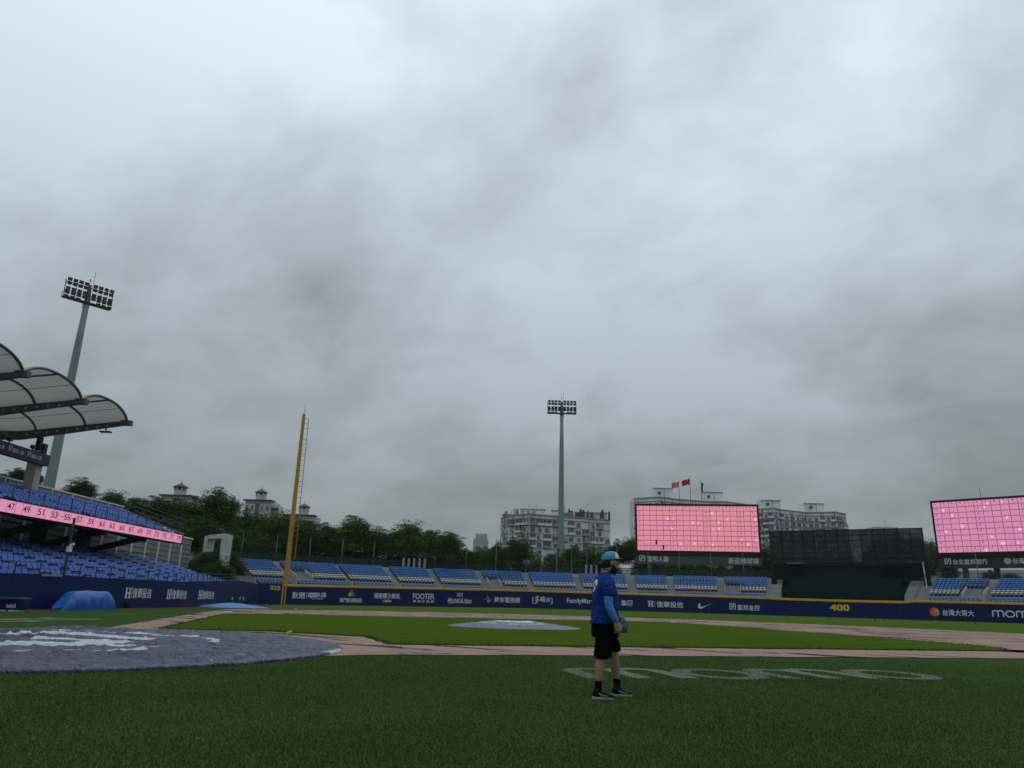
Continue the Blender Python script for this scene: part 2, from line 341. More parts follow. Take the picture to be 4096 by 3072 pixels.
turf_b = dens([CORNER+np.array([-.3, .3])]+[SIDE[k]+np.array([-.4, -.3]) for k in range(len(SIDE)-2, -1, -1)], 3)+dens([(-13, -16), (0, -26), (22, -32), (44, -20), (70, 20), (86, 66), (70, 70), (0, 0), POLE], 3)
star_sheet('turf', (0, -9), turf_b, 0.0, M_TURF)
fair = [arc_pt(a, ARC_R+.25) for a in np.linspace(A_POLE, math.radians(73.1), 70)]+dens([(70, 70), (0, 0), POLE], 3)[:-1]
star_sheet('outfield_grass', (0, 50), fair, .006, M_OUT)
# red strip along the side wall
mb = MB(); wid = [2.6, 2.4, 1.9, 1.7, 1.4, 1.2, 1.1, 1.0, .9, .6]
for i in range(len(SIDE)-1):
    a, b = SIDE[i], SIDE[i+1]; t = (b-a)/np.linalg.norm(b-a); nrm = np.array([t[1], -t[0]])
    for k in range(6):
        p = a+(b-a)*k/6; q = a+(b-a)*(k+1)/6; w0 = wid[i]+(wid[i+1]-wid[i])*k/6; w1 = wid[i]+(wid[i+1]-wid[i])*(k+1)/6
        P = [p-nrm*.3, q-nrm*.3, q+nrm*w1, p+nrm*w0]; mb.quad(*[(v[0], v[1], gz(*v)+.008) for v in P])
struct(mb.build('warning_track', M_TRACK, base=(SIDE[3][0], SIDE[3][1], 0)))
# clay of the infield
MOUND = np.array([0, 18.44])
def uv(u, v): return np.array([(u+v)*.70711, (u-v)*.70711])       # u along the first-base line, v to its foul side
clay = dens([(-3.9, 2.3), (-4.4, -1.0), (-3, -4), (1, -4.6), (4.2, -2.6), uv(5.9, 3.15), uv(10.8, 2.74), uv(22.6, 2.42), uv(31, 2.3)], .8)
a0 = math.atan2(clay[-1][0], clay[-1][1]-18.44); e3 = np.array([-25.2, 23.2]); a1 = math.atan2(e3[0], e3[1]-18.44)
clay += [MOUND+33*np.array([math.sin(a), math.cos(a)])*(1-.06*max(0, -a)) for a in np.linspace(a0+.1, a1+.12, 90)]
clay += dens([e3, (-20.6, 18.6), (-6, 4.25)], .8)
clay = [p+RNG.normal(0, .035, 2) for p in clay]
star_sheet('infield_clay', (0, 18), clay, .014, M_CLAY, (0, .3, .5, .7, .85, 1))
inf = dens([(4.6, 4.75), (17.6, 18.25), (17.4, 20.0), (16.2, 22.2), (11.6, 27.2), (1.4, 36.6), (0, 37.2), (-1.4, 36.6), (-17.2, 19.6), (-17.3, 18.2), (-16.6, 16.9), (-4.2, 4.7), (-1.8, 6.6), (1.8, 6.9), (4.4, 4.9)], .35)
inf = [p+RNG.normal(0, .03, 2) for p in inf]
grass_ob = star_sheet('infield_grass', (0, 19), inf, .045, M_GRASS, (0, .3, .5, .7, .85, .95, .99, 1), .05)
# ragged blades along the edge of the infield grass
mb = MB(); E = inf
for i in range(len(E)):
    a, b = E[i], E[(i+1) % len(E)]
    if (a-b)@(a-b) > 1: continue
    for k in range(16):
        p = a+(b-a)*RNG.random()+RNG.normal(0, .05, 2); h = .05+.05*RNG.random(); w = .012+.012*RNG.random(); an = RNG.random()*6.28
        t = np.array([math.cos(an), math.sin(an)])*w; l = RNG.normal(0, .025, 2)
        mb.add([(p[0]-t[0], p[1]-t[1], .01), (p[0]+t[0], p[1]+t[1], .01), (p[0]+l[0], p[1]+l[1], .01+h)], [(0, 1, 2)])
M_BLADE = mat('grass_blade', (.042, .082, .007), .7, .2, 2, island=.45)
fr = mb.build('grass_edge', M_BLADE, parent=grass_ob); stuff(fr)

# painted letters on the turf
S = momo_strokes()
def fn_right(u, v): p = uv(8.85+u*.945, 7.42-v); return (p[0], p[1], .005)
turf_ob = bpy.data.objects['turf']
def painted(fn, sc=1.0):
    for k in range(4):
        mb = MB()
        for q, (pts, cl) in enumerate([S[i] for i in ((0, 1), (2,), (3, 4), (5,))[k]]):
            stroke(mb, [(x, y) for x, y in pts], .34*sc, (lambda u, v: tuple(np.array(fn(u, v))+np.array([0, 0, .004*q]))), 0, 1, 0, 1, 1.0, 0, cl)
        mb.build('painted_letter', M_PAINT, parent=turf_ob)
painted(fn_right)
gl0, gl1 = gnd(-230, 2490)[:2], gnd(296, 2474)[:2]; du = (gl1-gl0)/np.linalg.norm(gl1-gl0); dv = np.array([-du[1], du[0]]); ls = np.linalg.norm(gl1-gl0)/6.9
def fn_left(u, v): p = gl0+du*u*ls+dv*(v*1.25-1.1); return (p[0], p[1], gz(*p)+.006)
painted(fn_left, 1.1)
mb = MB()
for (xa, ya, xb, yb) in ((412, 2463, 530, 2453.5), (140, 2462.5, 300, 2462.5)):
    a, b = gnd(xa, ya)[:2], gnd(xb, yb)[:2]; t = (b-a)/np.linalg.norm(b-a); q = np.array([-t[1], t[0]])*.07
    mb.quad(*[(p[0], p[1], gz(*p)+.009) for p in (a-q, b-q, b+q, a+q)])
mb.build('chalk_line', M_PAINT, parent=turf_ob)
# puddle-dark board along the third-base clay edge is left to the clay's own puddles

# ================================================================= padded walls with advertising
M_NAVY = mat('navy_padding', (.0018, .0110, .074), .5, .15, .8, .08, 6, spec=.16, dirt=.3, dirt_col=(.004, .016, .080), dscale=.5, streak=True)
M_YEL = mat('yellow_rail', (.60, .33, .010), .5, .08, 1.2, dirt=.3, dirt_col=(.36, .19, .012), dscale=.9)
M_WHITE = mat('white_print', (.62, .64, .66), .5, .05, 2)
M_YELP = mat('yellow_print', (.66, .42, .03), .5, .05, 2)
M_RED = mat('red_print', (.55, .03, .03), .5, .05, 2); M_BLUE = mat('blue_print', (.02, .16, .50), .5, .05, 2); M_GREEN = mat('green_print', (.03, .26, .16), .5, .05, 2)
M_ORNG = mat('orange_print', (.70, .22, .06), .5, .05, 2); M_PURP = mat('purple_print', (.25, .05, .28), .5, .05, 2); M_NPRINT = mat('navy_print', (.008, .02, .10), .5, .05, 2)
PRINT = [M_WHITE, M_YELP, M_RED, M_BLUE, M_GREEN, M_ORNG, M_PURP, M_NPRINT]

class WallLine:
    def __init__(s, pts): s.p = [np.asarray(q, float) for q in pts]; s.c = np.concatenate([[0], np.cumsum([np.linalg.norm(b-a) for a, b in zip(s.p, s.p[1:])])])
    def at(s, t, z, off=0.0):
        i = int(min(max(np.searchsorted(s.c, t)-1, 0), len(s.p)-2)); a, b = s.p[i], s.p[i+1]; d = (b-a)/np.linalg.norm(b-a); q = a+d*(t-s.c[i])
        n = np.array([d[1], -d[0]]); return (q[0]+n[0]*off, q[1]+n[1]*off, z)
    def hit(s, x, y):
        r = ray(x, y); best = None
        for i, (a, b) in enumerate(zip(s.p, s.p[1:])):
            A = np.array([[r[0], -(b-a)[0]], [r[1], -(b-a)[1]]])
            if abs(np.linalg.det(A)) < 1e-9: continue
            t, k = np.linalg.solve(A, a-CAM[:2]); over = max(0, -k, k-1)
            if t > 0 and (best is None or over < best[0]-1e-9): best = (over, s.c[i]+k*np.linalg.norm(b-a), CAM[2]+r[2]*t)
        return best[1], best[2]
    def span(s, x0, x1, y0, y1):
        ym, xm = (y0+y1)/2, (x0+x1)/2; return s.hit(x0, ym)[0], s.hit(x1, ym)[0], s.hit(xm, y1)[1], s.hit(xm, y0)[1]

OUT = WallLine([arc_pt(a) for a in np.linspace(A_POLE, A_END, 90)])
OUT_LEN = OUT.c[-1]
H_PX = [(1140, 2336), (1500, 2344), (2100, 2357.5), (2800, 2379), (3080, 2388), (3082, 2390), (3360, 2398.6), (3645, 2404.5), (3650, 2399.5), (4090, 2409)]
HS, HZ = zip(*[OUT.hit(x, y) for x, y in H_PX])
def top_z(t): return float(np.interp(t, HS, HZ))
def base_z(t): p = OUT.at(t, 0); return gz(p[0], p[1])-.05
wall_ob = thing('outfield_wall', (POLE[0], POLE[1], gz(*POLE)), 'long curved navy padded outfield wall with yellow top rail and white advertising', 'wall')
# padding panels, each about 4.8 m with a narrow joint
edges = [0.0]
while edges[-1] < OUT_LEN-5: edges.append(edges[-1]+4.83)
for e0, e1 in zip(edges, edges[1:]):
    mb = MB(); ts = np.linspace(e0+.008, e1-.008, 5); rings = []
    for t in ts:
        z0, z1 = base_z(t), top_z(t)-.34
        rings.append([OUT.at(t, z0, 0), OUT.at(t, z1, 0), OUT.at(t, z1, -.22), OUT.at(t, z0, -.22)])
    mb.rings(rings); mb.build('pad_panel', M_NAVY, parent=wall_ob)
mb = MB(); rings = []
prof = [(-.26, -.36), (.03, -.36), (.05, -.30), (.05, -.06), (.03, 0), (-.24, .0), (-.26, -.05)]
for t in np.linspace(.02, edges[-1], 150): rings.append([OUT.at(t, top_z(t)+dz, o) for o, dz in prof])
mb.rings(rings); mb.build('top_rail', M_YEL, parent=wall_ob)
# corner panel between the pole and the side wall
COR = WallLine([CORNER, POLE])
zc0 = gz(*CORNER)-.05; zt0 = COR.hit(1035, 2335)[1]; zt1 = COR.hit(1125, 2337)[1]
mb = MB(); mb.rings([[COR.at(t, gz(*COR.at(t, 0)[:2])-.05, 0), COR.at(t, zt0+(zt1-zt0)*t/COR.c[-1], 0), COR.at(t, zt0+(zt1-zt0)*t/COR.c[-1], -.2), COR.at(t, -.5, -.2)] for t in np.linspace(.03, COR.c[-1]-.02, 4)])
mb.build('corner_panel', M_NAVY, parent=wall_ob)
def ad(wl, parent, name='lettering', off=.012):
    mb = MB(); return mb, (lambda u, v: wl.at(u, v, off)), (lambda: mb.build(name, PRINT, parent=parent))
def word(wl, parent, s, x0, x1, y0, y1, mi=0, bold=.02, shear=0, space=1.0, name='lettering', off=.012):
    mb, fn, done = ad(wl, parent, name, off); put_text(mb, s, fn, *wl.span(x0, x1, y0, y1), bold, shear, space, mi); return done()
def rect(wl, parent, x0, x1, y0, y1, mi=0, name='logo', off=.012):
    mb, fn, done = ad(wl, parent, name, off); put_poly(mb, [(0, 0), (1, 0), (1, 1), (0, 1)], fn, *wl.span(x0, x1, y0, y1), mi); return done()
def logo_h(wl, parent, x0, x1, y0, y1, off=.012):
    """rounded square with a stylised pair of strokes"""
    mb, fn, done = ad(wl, parent, 'logo', off); sp = wl.span(x0, x1, y0, y1)
    for pts in ([(.36, .93), (.2, .93), (.08, .82), (.08, .08), (.24, .08)], [(.24, .08), (.36, .08), (.36, .5), (.64, .5)], [(.36, .93), (.36, .62)],
                [(.64, .07), (.8, .07), (.92, .18), (.92, .92), (.76, .92)], [(.76, .92), (.64, .92), (.64, .38)]):
        stroke(mb, pts, .13, fn, *sp, asp=1.0)
    return done()
def logo_serif_h(wl, parent, x0, x1, y0, y1, shadow=True, off=.012):
    mb, fn, done = ad(wl, parent, 'logo', off); sp = wl.span(x0, x1, y0, y1)
    if shadow:
        for (a, b, c, d) in ((-.06, .08, .28, 1.04), (-.1, .4, .9, 1.06)): put_poly(mb, [(a, c), (b, c), (b, d), (a, d)], lambda u, v: wl.at(u, v, off-.004), *sp, 2)
    for (a, b, c, d) in ((.12, .34, 0, 1), (.66, .88, 0, 1), (.341, .659, .44, .56), (0, .46, 0, .07), (.54, 1, 0, .07), (0, .46, .93, 1), (.54, 1, .93, 1)):
        put_poly(mb, [(a, c), (b, c), (b, d), (a, d)], (lambda u, v: wl.at(u, v, off+(.003 if d-c < .9 else 0))), *sp, 0)
    return done()
W = wall_ob
word(COR, W, '325', 1080, 1122, 2342.6, 2360, 1, .03)
mb, fn, done = ad(COR, W, 'foul_stripe', .02); t1 = COR.c[-1]; mb.quad(fn(t1-.30, gz(*POLE)), fn(t1-.02, gz(*POLE)), fn(t1-.02, zt1), fn(t1-.30, zt1), 1); done()
word(OUT, W, '默爾', 1168, 1221, 2368, 2395, 0, .03); rect(OUT, W, 1226, 1228, 2370, 2393)
for i, ch in enumerate('mORe'):
    x0 = 1233+i*17.6; rect(OUT, W, x0, x0+16.6, 2371, 2388.5) if ch != 'R' else word(OUT, W, 'R', x0+1, x0+15.5, 2371, 2388.5, 0, .03)
    if ch != 'R': word(OUT, W, ch if ch != 'e' else 'E', x0+2.6, x0+14, 2374, 2385.5, 7, .03, off=.018)
word(OUT, W, 'Pasta & pizza', 1241, 1291, 2389.5, 2399, 0, .0, .35)
mb, fn, done = ad(OUT, W, 'logo')
for k, (cx, cy, mi) in enumerate(((1406.5, 2367, 2), (1400, 2378, 1), (1413, 2378.5, 3))):
    sp = OUT.span(cx-7, cx+7, cy-8, cy+8); put_poly(mb, [(.5+.5*math.sin(math.pi*j/3), .5+.5*math.cos(math.pi*j/3)) for j in range(6)], lambda u, v: OUT.at(u, v, .012+.003*k), *sp, mi)
done()
word(OUT, W, '雷門數據服務', 1359, 1449, 2392.5, 2409.5, 0, .025)
word(OUT, W, '福爾摩沙鮮乳', 1495.5, 1601, 2372.6, 2395, 0, .025); word(OUT, W, '小農精選', 1529.7, 1565, 2399, 2409.5, 0, .015)
word(OUT, W, 'FOOTER', 1652, 1737.6, 2374.4, 2397, 0, .025); word(OUT, W, '專業機能襪', 1652, 1736, 2400.5, 2411, 0, .015, 0, 1.7)
mb, fn, done = ad(OUT, W, 'logo'); sp = OUT.span(1829, 1850, 2369, 2389.6)
for k in range(3):
    for pts in ([(0+k*.1, .1), (0+k*.1, .85), (.45, .6-.0*k), (.45, .05)], [(.5, .95), (.5, .35), (1-k*.1, .15), (1-k*.1, .9)]): stroke(mb, pts, .07, fn, *sp) if k != 1 else None
done()
word(OUT, W, 'Mitchell & Ness', 1790, 1887, 2393, 2409, 0, .018, .4)
mb, fn, done = ad(OUT, W, 'logo'); sp = OUT.span(1794, 1886, 2408, 2415); stroke(mb, [(x, .3+.35*math.sin(x*2.6)) for x in np.linspace(0, 1, 10)], .28, fn, *sp, asp=12); done()
mb, fn, done = ad(OUT, W, 'logo'); sp = OUT.span(1933, 1971, 2381, 2410.6)
put_poly(mb, [(.38, 1), (.5, .62), (.74, .66), (.55, .8)], fn, *sp, 3); put_poly(mb, [(.36, .95), (.34, .45), (.72, .62), (.5, .62)], lambda u, v: OUT.at(u, v, .016), *sp, 3)
put_poly(mb, [(0, .42), (.36, .52), (.40, .36), (.2, .36)], fn, *sp, 4); put_poly(mb, [(.5, .52), (1, .42), (.72, .34), (.46, .42)], lambda u, v: OUT.at(u, v, .02), *sp, 4)
put_poly(mb, [(.42, .36), (.56, .40), (.76, .30), (.54, 0), (.42, .12)], lambda u, v: OUT.at(u, v, .024), *sp, 5); done()
word(OUT, W, '緯來電視網', 1977, 2079, 2388.5, 2411, 0, .03)
mb, fn, done = ad(OUT, W, 'logo'); sp = OUT.span(2129.5, 2210, 2380, 2420)
stroke(mb, [(.09, .72), (.02, .72), (.02, .14), (.09, .14)], .07, fn, *sp, asp=2); stroke(mb, [(.91, .70), (.98, .70), (.98, .12), (.91, .12)], .07, fn, *sp, asp=2); done()
word(OUT, W, '多', 2139, 2156, 2382, 2416, 0, .02, .2); word(OUT, W, '喝', 2160, 2180, 2387, 2409, 0, .02, .1); word(OUT, W, '水', 2181, 2202, 2388, 2409, 0, .02, .2)
word(OUT, W, 'FamilyMart', 2267.6, 2372.5, 2393.5, 2418.5, 0, .022)
word(OUT, W, '集團', 2484, 2530, 2400, 2424, 0, .025)
logo_serif_h(OUT, W, 2592, 2614, 2403.5, 2426.5); rect(OUT, W, 2618, 2619.3, 2404, 2428); word(OUT, W, '復華投信', 2626.6, 2733, 2406.5, 2430.5, 0, .015)
mb, fn, done = ad(OUT, W, 'logo'); sp = OUT.span(2790, 2860, 2409, 2436)
lowc = [(1, 1), (.72, .74), (.45, .46), (.27, .30), (.17, .33), (.14, .48), (.17, .72)]; upc = [(1, 1), (.6, .6), (.3, .1), (.17, .02), (.05, .10), (0, .34), (.06, .62), (.17, .94)]
ts = np.linspace(0, 1, 14); f2 = lambda P: [(np.interp(t, np.linspace(0, 1, len(P)), [p[0] for p in P]), np.interp(t, np.linspace(0, 1, len(P)), [p[1] for p in P])) for t in ts]
la, lb = f2(lowc), f2(upc); put_poly(mb, la+lb, fn, *sp, 0, [(i, i+1, 14+i+1, 14+i) for i in range(13)]); done()
logo_h(OUT, W, 2918, 2943, 2411.7, 2439); word(OUT, W, '富邦金控', 2950, 3039, 2419.5, 2442, 0, .025)
word(OUT, W, '400', 3319, 3398.6, 2417, 2444, 1, .04)
mb, fn, done = ad(OUT, W, 'logo'); sp = OUT.span(3717, 3758, 2429.6, 2466.5); colr = [1, 5, 2, 2, 6, 3, 4, 1, 5]
ring = [(.5+.5*math.cos(2*math.pi*k/9+.3), .5+.5*math.sin(2*math.pi*k/9+.3)) for k in range(9)]; inner = [(.5+.36*math.cos(2*math.pi*k/9+.3), .5+.36*math.sin(2*math.pi*k/9+.3)) for k in range(9)]
for k in range(9):
    j = (k+1) % 9; put_poly(mb, [ring[k], ring[j], inner[j], inner[k]], fn, *sp, colr[k]); put_poly(mb, [inner[k], inner[j], (.48, .52)], fn, *sp, (5, 2)[k % 2])
done()
word(OUT, W, '台灣大哥大', 3770, 3896, 2439, 2464, 0, .018)
mb, fn, done = ad(OUT, W, 'lettering'); u0, u1, v0, v1 = OUT.span(3967, 4094, 2443, 2468.6); Lm = (u1-u0)/.72
for q_, (pts, cl) in enumerate(S): stroke(mb, [(x/6.7, y/1.62) for x, y in pts], .19, (lambda u, v: OUT.at(u, v, .012+.004*(q_ % 2))), u0, u0+Lm, v0, v1, Lm/(v1-v0), 0, cl)
done()

# side wall in front of the roofed stand
side_ob = thing('side_wall', (SIDE[4][0], SIDE[4][1], gz(*SIDE[4])), 'navy padded wall in front of the roofed grandstand', 'wall')
SW = WallLine(SIDE)
tp = [(30, 2294), (100, 2295), (200, 2297), (400, 2311), (600, 2318), (717, 2326), (807, 2324), (948, 2320.5), (1020, 2333)]
hh = [SW.hit(x, y) for x, y in tp]; SS, SZ = [0]+[h[0] for h in hh]+[SW.c[-1]], [1.76]+[h[1] for h in hh]+[hh[-1][1]]
def side_top(t): return float(np.interp(t, SS, SZ))
cut = [0]+[SW.hit(x, 2400)[0] for x in (30, 458, 700, 900)]+[SW.c[-1]-.05]
for a, b in zip(cut, cut[1:]):
    n = max(3, int((b-a)/1.5)); mb = MB(); rings = []
    for t in np.linspace(a+.01, b-.01, n):
        q = SW.at(t, 0); z0 = gz(q[0], q[1])-.05; z1 = side_top(t)+.012*math.sin(t*3.1)
        rings.append([SW.at(t, z0, 0), SW.at(t, z1, 0), SW.at(t, z1, -.22), SW.at(t, z0, -.22)])
    mb.rings(rings); mb.build('pad_panel', M_NAVY, parent=side_ob)
M_CONC = mat('concrete', (.24, .24, .235), .75, .12, 1.5, .2, 30, dirt=.35, dirt_col=(.10, .10, .095), dscale=.9, streak=True)
mb = MB(); mb.rings([[SW.at(t, side_top(t)+.01, o) if z else SW.at(t, side_top(t)-.1, o) for o, z in ((-.02, 0), (-.02, 1), (-.28, 1), (-.28, 0))] for t in np.linspace(.05, SW.hit(955, 2330)[0], 60)]); mb.build('wall_cap', M_CONC, parent=side_ob)
for hx, cx, y in (((499, 524), (530, 605.6), (2351, 2392.5)), ((667, 682.6), (687, 746), (2358, 2396)), ((793, 805.6), (808.5, 856), (2362, 2396.5))):
    logo_serif_h(SW, side_ob, hx[0], hx[1], *y, shadow=False); xb = (hx[1]+cx[0])/2; rect(SW, side_ob, xb-.7, xb+.7, y[0]-4, y[1]); word(SW, side_ob, '復華投信', cx[0], cx[1], y[0]+2, y[1], 0, .012)

# ================================================================= roofed grandstand on the third-base side
M_SEAT = mat('blue_seat', (.055, .135, .46), .33, .10, 1.5, island=.10)
M_SEAT2 = mat('bright_blue_seat', (.038, .185, .50), .33, .10, 1.5, island=.12)
M_SEATW = mat('grey_white_seat', (.50, .48, .44), .4, .08, 1.5, island=.12)
M_STEEL = mat('dark_steel', (.022, .024, .027), .45, .15, 3)
M_GSTEEL = mat('grey_steel', (.085, .098, .100), .45, .12, 2)
M_DECK = mat('deck_concrete', (.13, .13, .128), .8, .15, 1.2, .2, 20, dirt=.4, dirt_col=(.05, .05, .05), dscale=.5)
M_SIDING = mat('grey_siding', (.20, .212, .212), .6, .14, 1.0, dirt=.35, dirt_col=(.16, .155, .15), dscale=.5, stretch=(1, 1, 4))
M_POST = mat('off_white_post', (.60, .60, .57), .55, .08, 2, dirt=.3, dirt_col=(.3, .29, .27), dscale=1.5, streak=True)
M_COLUMN = mat('column_concrete', (.40, .39, .365), .7, .1, 1.2, .1, 20, dirt=.3, dirt_col=(.22, .21, .19), dscale=.8, streak=True)
def membrane_mat():
    m = bpy.data.materials.new('roof_membrane'); m.use_nodes = True; t = m.node_tree; N = t.nodes; K = t.links.new; b = N['Principled BSDF']; o = N['Material Output']
    b.inputs['Base Color'].default_value = (.55, .54, .50, 1); b.inputs['Roughness'].default_value = .6
    tr = N.new('ShaderNodeBsdfTranslucent'); tr.inputs[0].default_value = (.76, .76, .73, 1); mx = N.new('ShaderNodeMixShader'); mx.inputs[0].default_value = .5
    co = N.new('ShaderNodeTexCoord'); n = N.new('ShaderNodeTexNoise'); n.inputs['Scale'].default_value = .8; n.inputs['Detail'].default_value = 6; K(co.outputs['Object'], n.inputs['Vector'])
    r = N.new('ShaderNodeValToRGB'); r.color_ramp.elements[0].color = (.42, .41, .37, 1); r.color_ramp.elements[1].color = (.62, .61, .57, 1); K(n.outputs['Fac'], r.inputs[0]); K(r.outputs[0], b.inputs['Base Color'])
    K(b.outputs[0], mx.inputs[1]); K(tr.outputs[0], mx.inputs[2]); K(mx.outputs[0], o.inputs[0]); return m
M_MEMB = membrane_mat()
PINK = emat('pink_led', srgb(224, 146, 172), .92, .10, 30)
M_LEDK = mat('led_black', (.012, .010, .012), .6, .05, 3)

SO = np.array([-31.0, 11.88]); SD = np.array([-.5171, .8559]); SN = np.array([-.8559, -.5171])
def st(s, n, z): p = SO+SD*s+SN*n; return np.array([p[0], p[1], z])
AX_S = (np.array([*SD, 0]), np.array([*SN, 0]), np.array([0, 0, 1.]))
stand = thing('grandstand', st(12, 2, 0), 'two-tier grandstand with blue seat rows under curved canopy roof bays', 'grandstand')
LOW_N, LOW_R, LOW_P = 13, .2, .75
_q = SW.at(SW.hit(930, 2330)[0], 0); S_END = float((np.array(_q[:2])-SO)@SD)-.4
def low_end(i): return S_END-i*((S_END-28.0)/12)
_sn = sorted(((float((p-SO)@SD), float((p-SO)@SN)) for p in SIDE), key=lambda q: q[0])
LZ_S, LZ_H = zip(*sorted((float((np.array(SW.at(t, 0)[:2])-SO)@SD), side_top(t)) for t in np.linspace(1, SW.c[-1]-.5, 60)))
def wall_n(s): return float(np.interp(s, [q[0] for q in _sn], [q[1] for q in _sn]))
def low_n(i, s): return -4.0+LOW_P*i+(max(-4.0, wall_n(s)+.85)+4.0)*(1-i/14)
def low_z(i, s=0): return 1.25+LOW_R*i+(max(0, float(np.interp(s, LZ_S, LZ_H))-1.86)*(1-i/16) if s > 18 else 0)
for i in range(LOW_N):
    mb = MB(); ss = [q for q in (-13, 5, 20, 22, 24, 26, 28, 30, 32, 34, 36, 38, 40, 42, 44) if q < low_end(i)+.4]+[low_end(i)+.5]
    rings = [[st(q, low_n(i, q)-.32, low_z(i, q)-1.3), st(q, low_n(i, q)-.32, low_z(i, q)), st(q, low_n(i, q)+LOW_P-.322, low_z(i, q)), st(q, low_n(i, q)+LOW_P-.322, low_z(i, q)-1.3)] for q in ss]
    mb.rings(rings); mb.build('step', M_DECK, parent=stand)
UP_N, UP_R, UP_P = 9, .27, .85
def up_end(i): return 24.2+i*.72
def up_n(i): return .75+UP_P*i
def up_z(i): return 5.75+UP_R*i
for i in range(UP_N):
    mb = MB(); mb.rings([[st(q, up_n(i)-.45, up_z(i)-.45), st(q, up_n(i)-.45, up_z(i)), st(q, up_n(i)+UP_P-.452, up_z(i)), st(q, up_n(i)+UP_P-.452, up_z(i)-.45)] for q in (-13, up_end(i)+1.2)]); mb.build('step', M_DECK, parent=stand)
# raking beams, columns and back wall
for k in range(-1, 4):
    s = -.15+6.25*k
    mb = MB(); mb.bar(st(s, .5, 5.28), st(s, 6.2, 3.75), .42, .42); mb.build('raking_beam', M_STEEL, parent=stand)
    mb = MB(); mb.box(st(s+1.9, 6.4, 4.4), (.8, .8, 5.2), AX_S); mb.build('column', M_STEEL, parent=stand)
    mb = MB(); mb.bar(st(s, .2, 5.18), st(s, 8.6, 6.9), .4, .5); mb.build('deck_beam', M_STEEL, parent=stand)
wallN = 9.6
for k in range(19):
    s0 = -7+3.0*k; top = 7.35
    mb = MB(); mb.box(st(s0+1.5, wallN, 4.6), (2.86, .1, 5.3), AX_S)
    for j in range(9): mb.box(st(s0+1.5, wallN-.09, 2.3+.55*j), (2.86, .05, .10), AX_S)
    mb.build('wall_panel', M_SIDING, parent=stand)
    mb = MB(); mb.box(st(s0, wallN-.08, 4.7), (.26, .22, 5.6), AX_S); mb.build('wall_post', M_POST, parent=stand)
mb = MB(); mb.bar(st(-8, wallN-.02, 7.42), st(50, wallN-.02, 7.42), .28, .2); mb.build('wall_cap', M_POST, parent=stand)
# parapet of panels behind the top rows
for k in range(13):
    s0 = -9+3.0*k; z0 = up_z(UP_N-1)
    mb = MB(); mb.box(st(s0+1.5, 8.4, z0+.50), (2.84, .08, 1.05), AX_S)
    for j in range(3): mb.box(st(s0+.4+j, 8.33, z0+.50), (.06, .06, 1.0), AX_S)
    mb.build('parapet_panel', M_SIDING, parent=stand)
    mb = MB(); mb.box(st(s0, 8.36, z0+.55), (.14, .16, 1.2), AX_S); mb.box(st(s0+1.5, 8.36, z0+1.1), (3.0-.16, .14, .12), AX_S); mb.build('parapet_post', M_POST, parent=stand)
# deck soffit and slanted end with its stair
mb = MB(); mb.add([st(-13, .28, 5.24), st(25.2, .28, 5.24), st(31, 8.3, 7.38), st(-13, 8.3, 7.38), st(-13, .28, 5.34), st(25.2, .28, 5.34), st(31, 8.3, 7.48), st(-13, 8.3, 7.48)], [(0, 3, 2, 1), (4, 5, 6, 7), (0, 1, 5, 4), (1, 2, 6, 5), (2, 3, 7, 6), (3, 0, 4, 7)]); mb.build('deck_soffit', M_DECK, parent=stand)
mb = MB(); mb.add([st(25.4, .2, 5.2), st(31.6, 8.2, 7.2), st(31.6, 8.2, 8.55), st(25.4, .2, 6.25), st(25.7, .2, 5.2), st(31.9, 8.2, 7.2), st(31.9, 8.2, 8.55), st(25.7, .2, 6.25)], [(0, 1, 2, 3), (4, 7, 6, 5), (0, 4, 5, 1), (3, 2, 6, 7), (0, 3, 7, 4), (1, 5, 6, 2)]); mb.build('end_wall', M_DECK, parent=stand)
for j in range(5):
    mb = MB(); mb.box(st(25.1-.25*j+.9, .9+.28*j, 6.0+.17*j), (1.2, .3, .16), AX_S); mb.build('stair_tread', M_POST, parent=stand)
for dz in (.35, .75, 1.15):
    mb = MB(); mb.bar(st(25.7, .1, 6.25+dz), st(31.9, 8.2, 8.5+dz), .05); mb.build('end_rail', M_STEEL, parent=stand)
# front rails
def rail(parent, pts, h, step, r=.028, mids=(.5,), name='rail'):
    wl = WallLine([p[:2] for p in pts]); zs = [p[2] for p in pts]; zf = lambda t: float(np.interp(t, wl.c, zs)); mb = MB()
    for f in (1.0,)+tuple(mids): mb.tube([wl.at(t, zf(t)+h*f) for t in np.linspace(0, wl.c[-1], max(2, int(wl.c[-1]/2)))], r*(1 if f == 1 else .6), 6)
    for t in np.arange(0, wl.c[-1], step): mb.bar(wl.at(t, zf(t)-.05), wl.at(t, zf(t)+h), .042)
    return mb.build(name, M_STEEL, parent=parent)
rail(stand, [st(-13, .12, 6.0), st(25.5, .12, 6.0)], .95, 1.55, .022, (.5,), 'front_rail')
t_end = SW.hit(1015, 2330)[0]
rail(side_ob, [SW.at(t, side_top(t), -.12) for t in np.linspace(.3, t_end, 40)], .60, 1.7, .024, (.45,), 'front_rail')
pts = [st(26.5, 9, 3.9), st(30, 5.5, 3.6), st(S_END+.8, wall_n(S_END)+1.0, 1.5)]
rail(stand, pts, .9, 1.4, .03, (.5,), 'side_rail')
rail(stand, [st(21, 8.2, 3.75), st(30, 8.2, 3.75), st(36, 8.2, 3.0)], 1.0, 1.3, .03, (.35, .7), 'landing_rail')
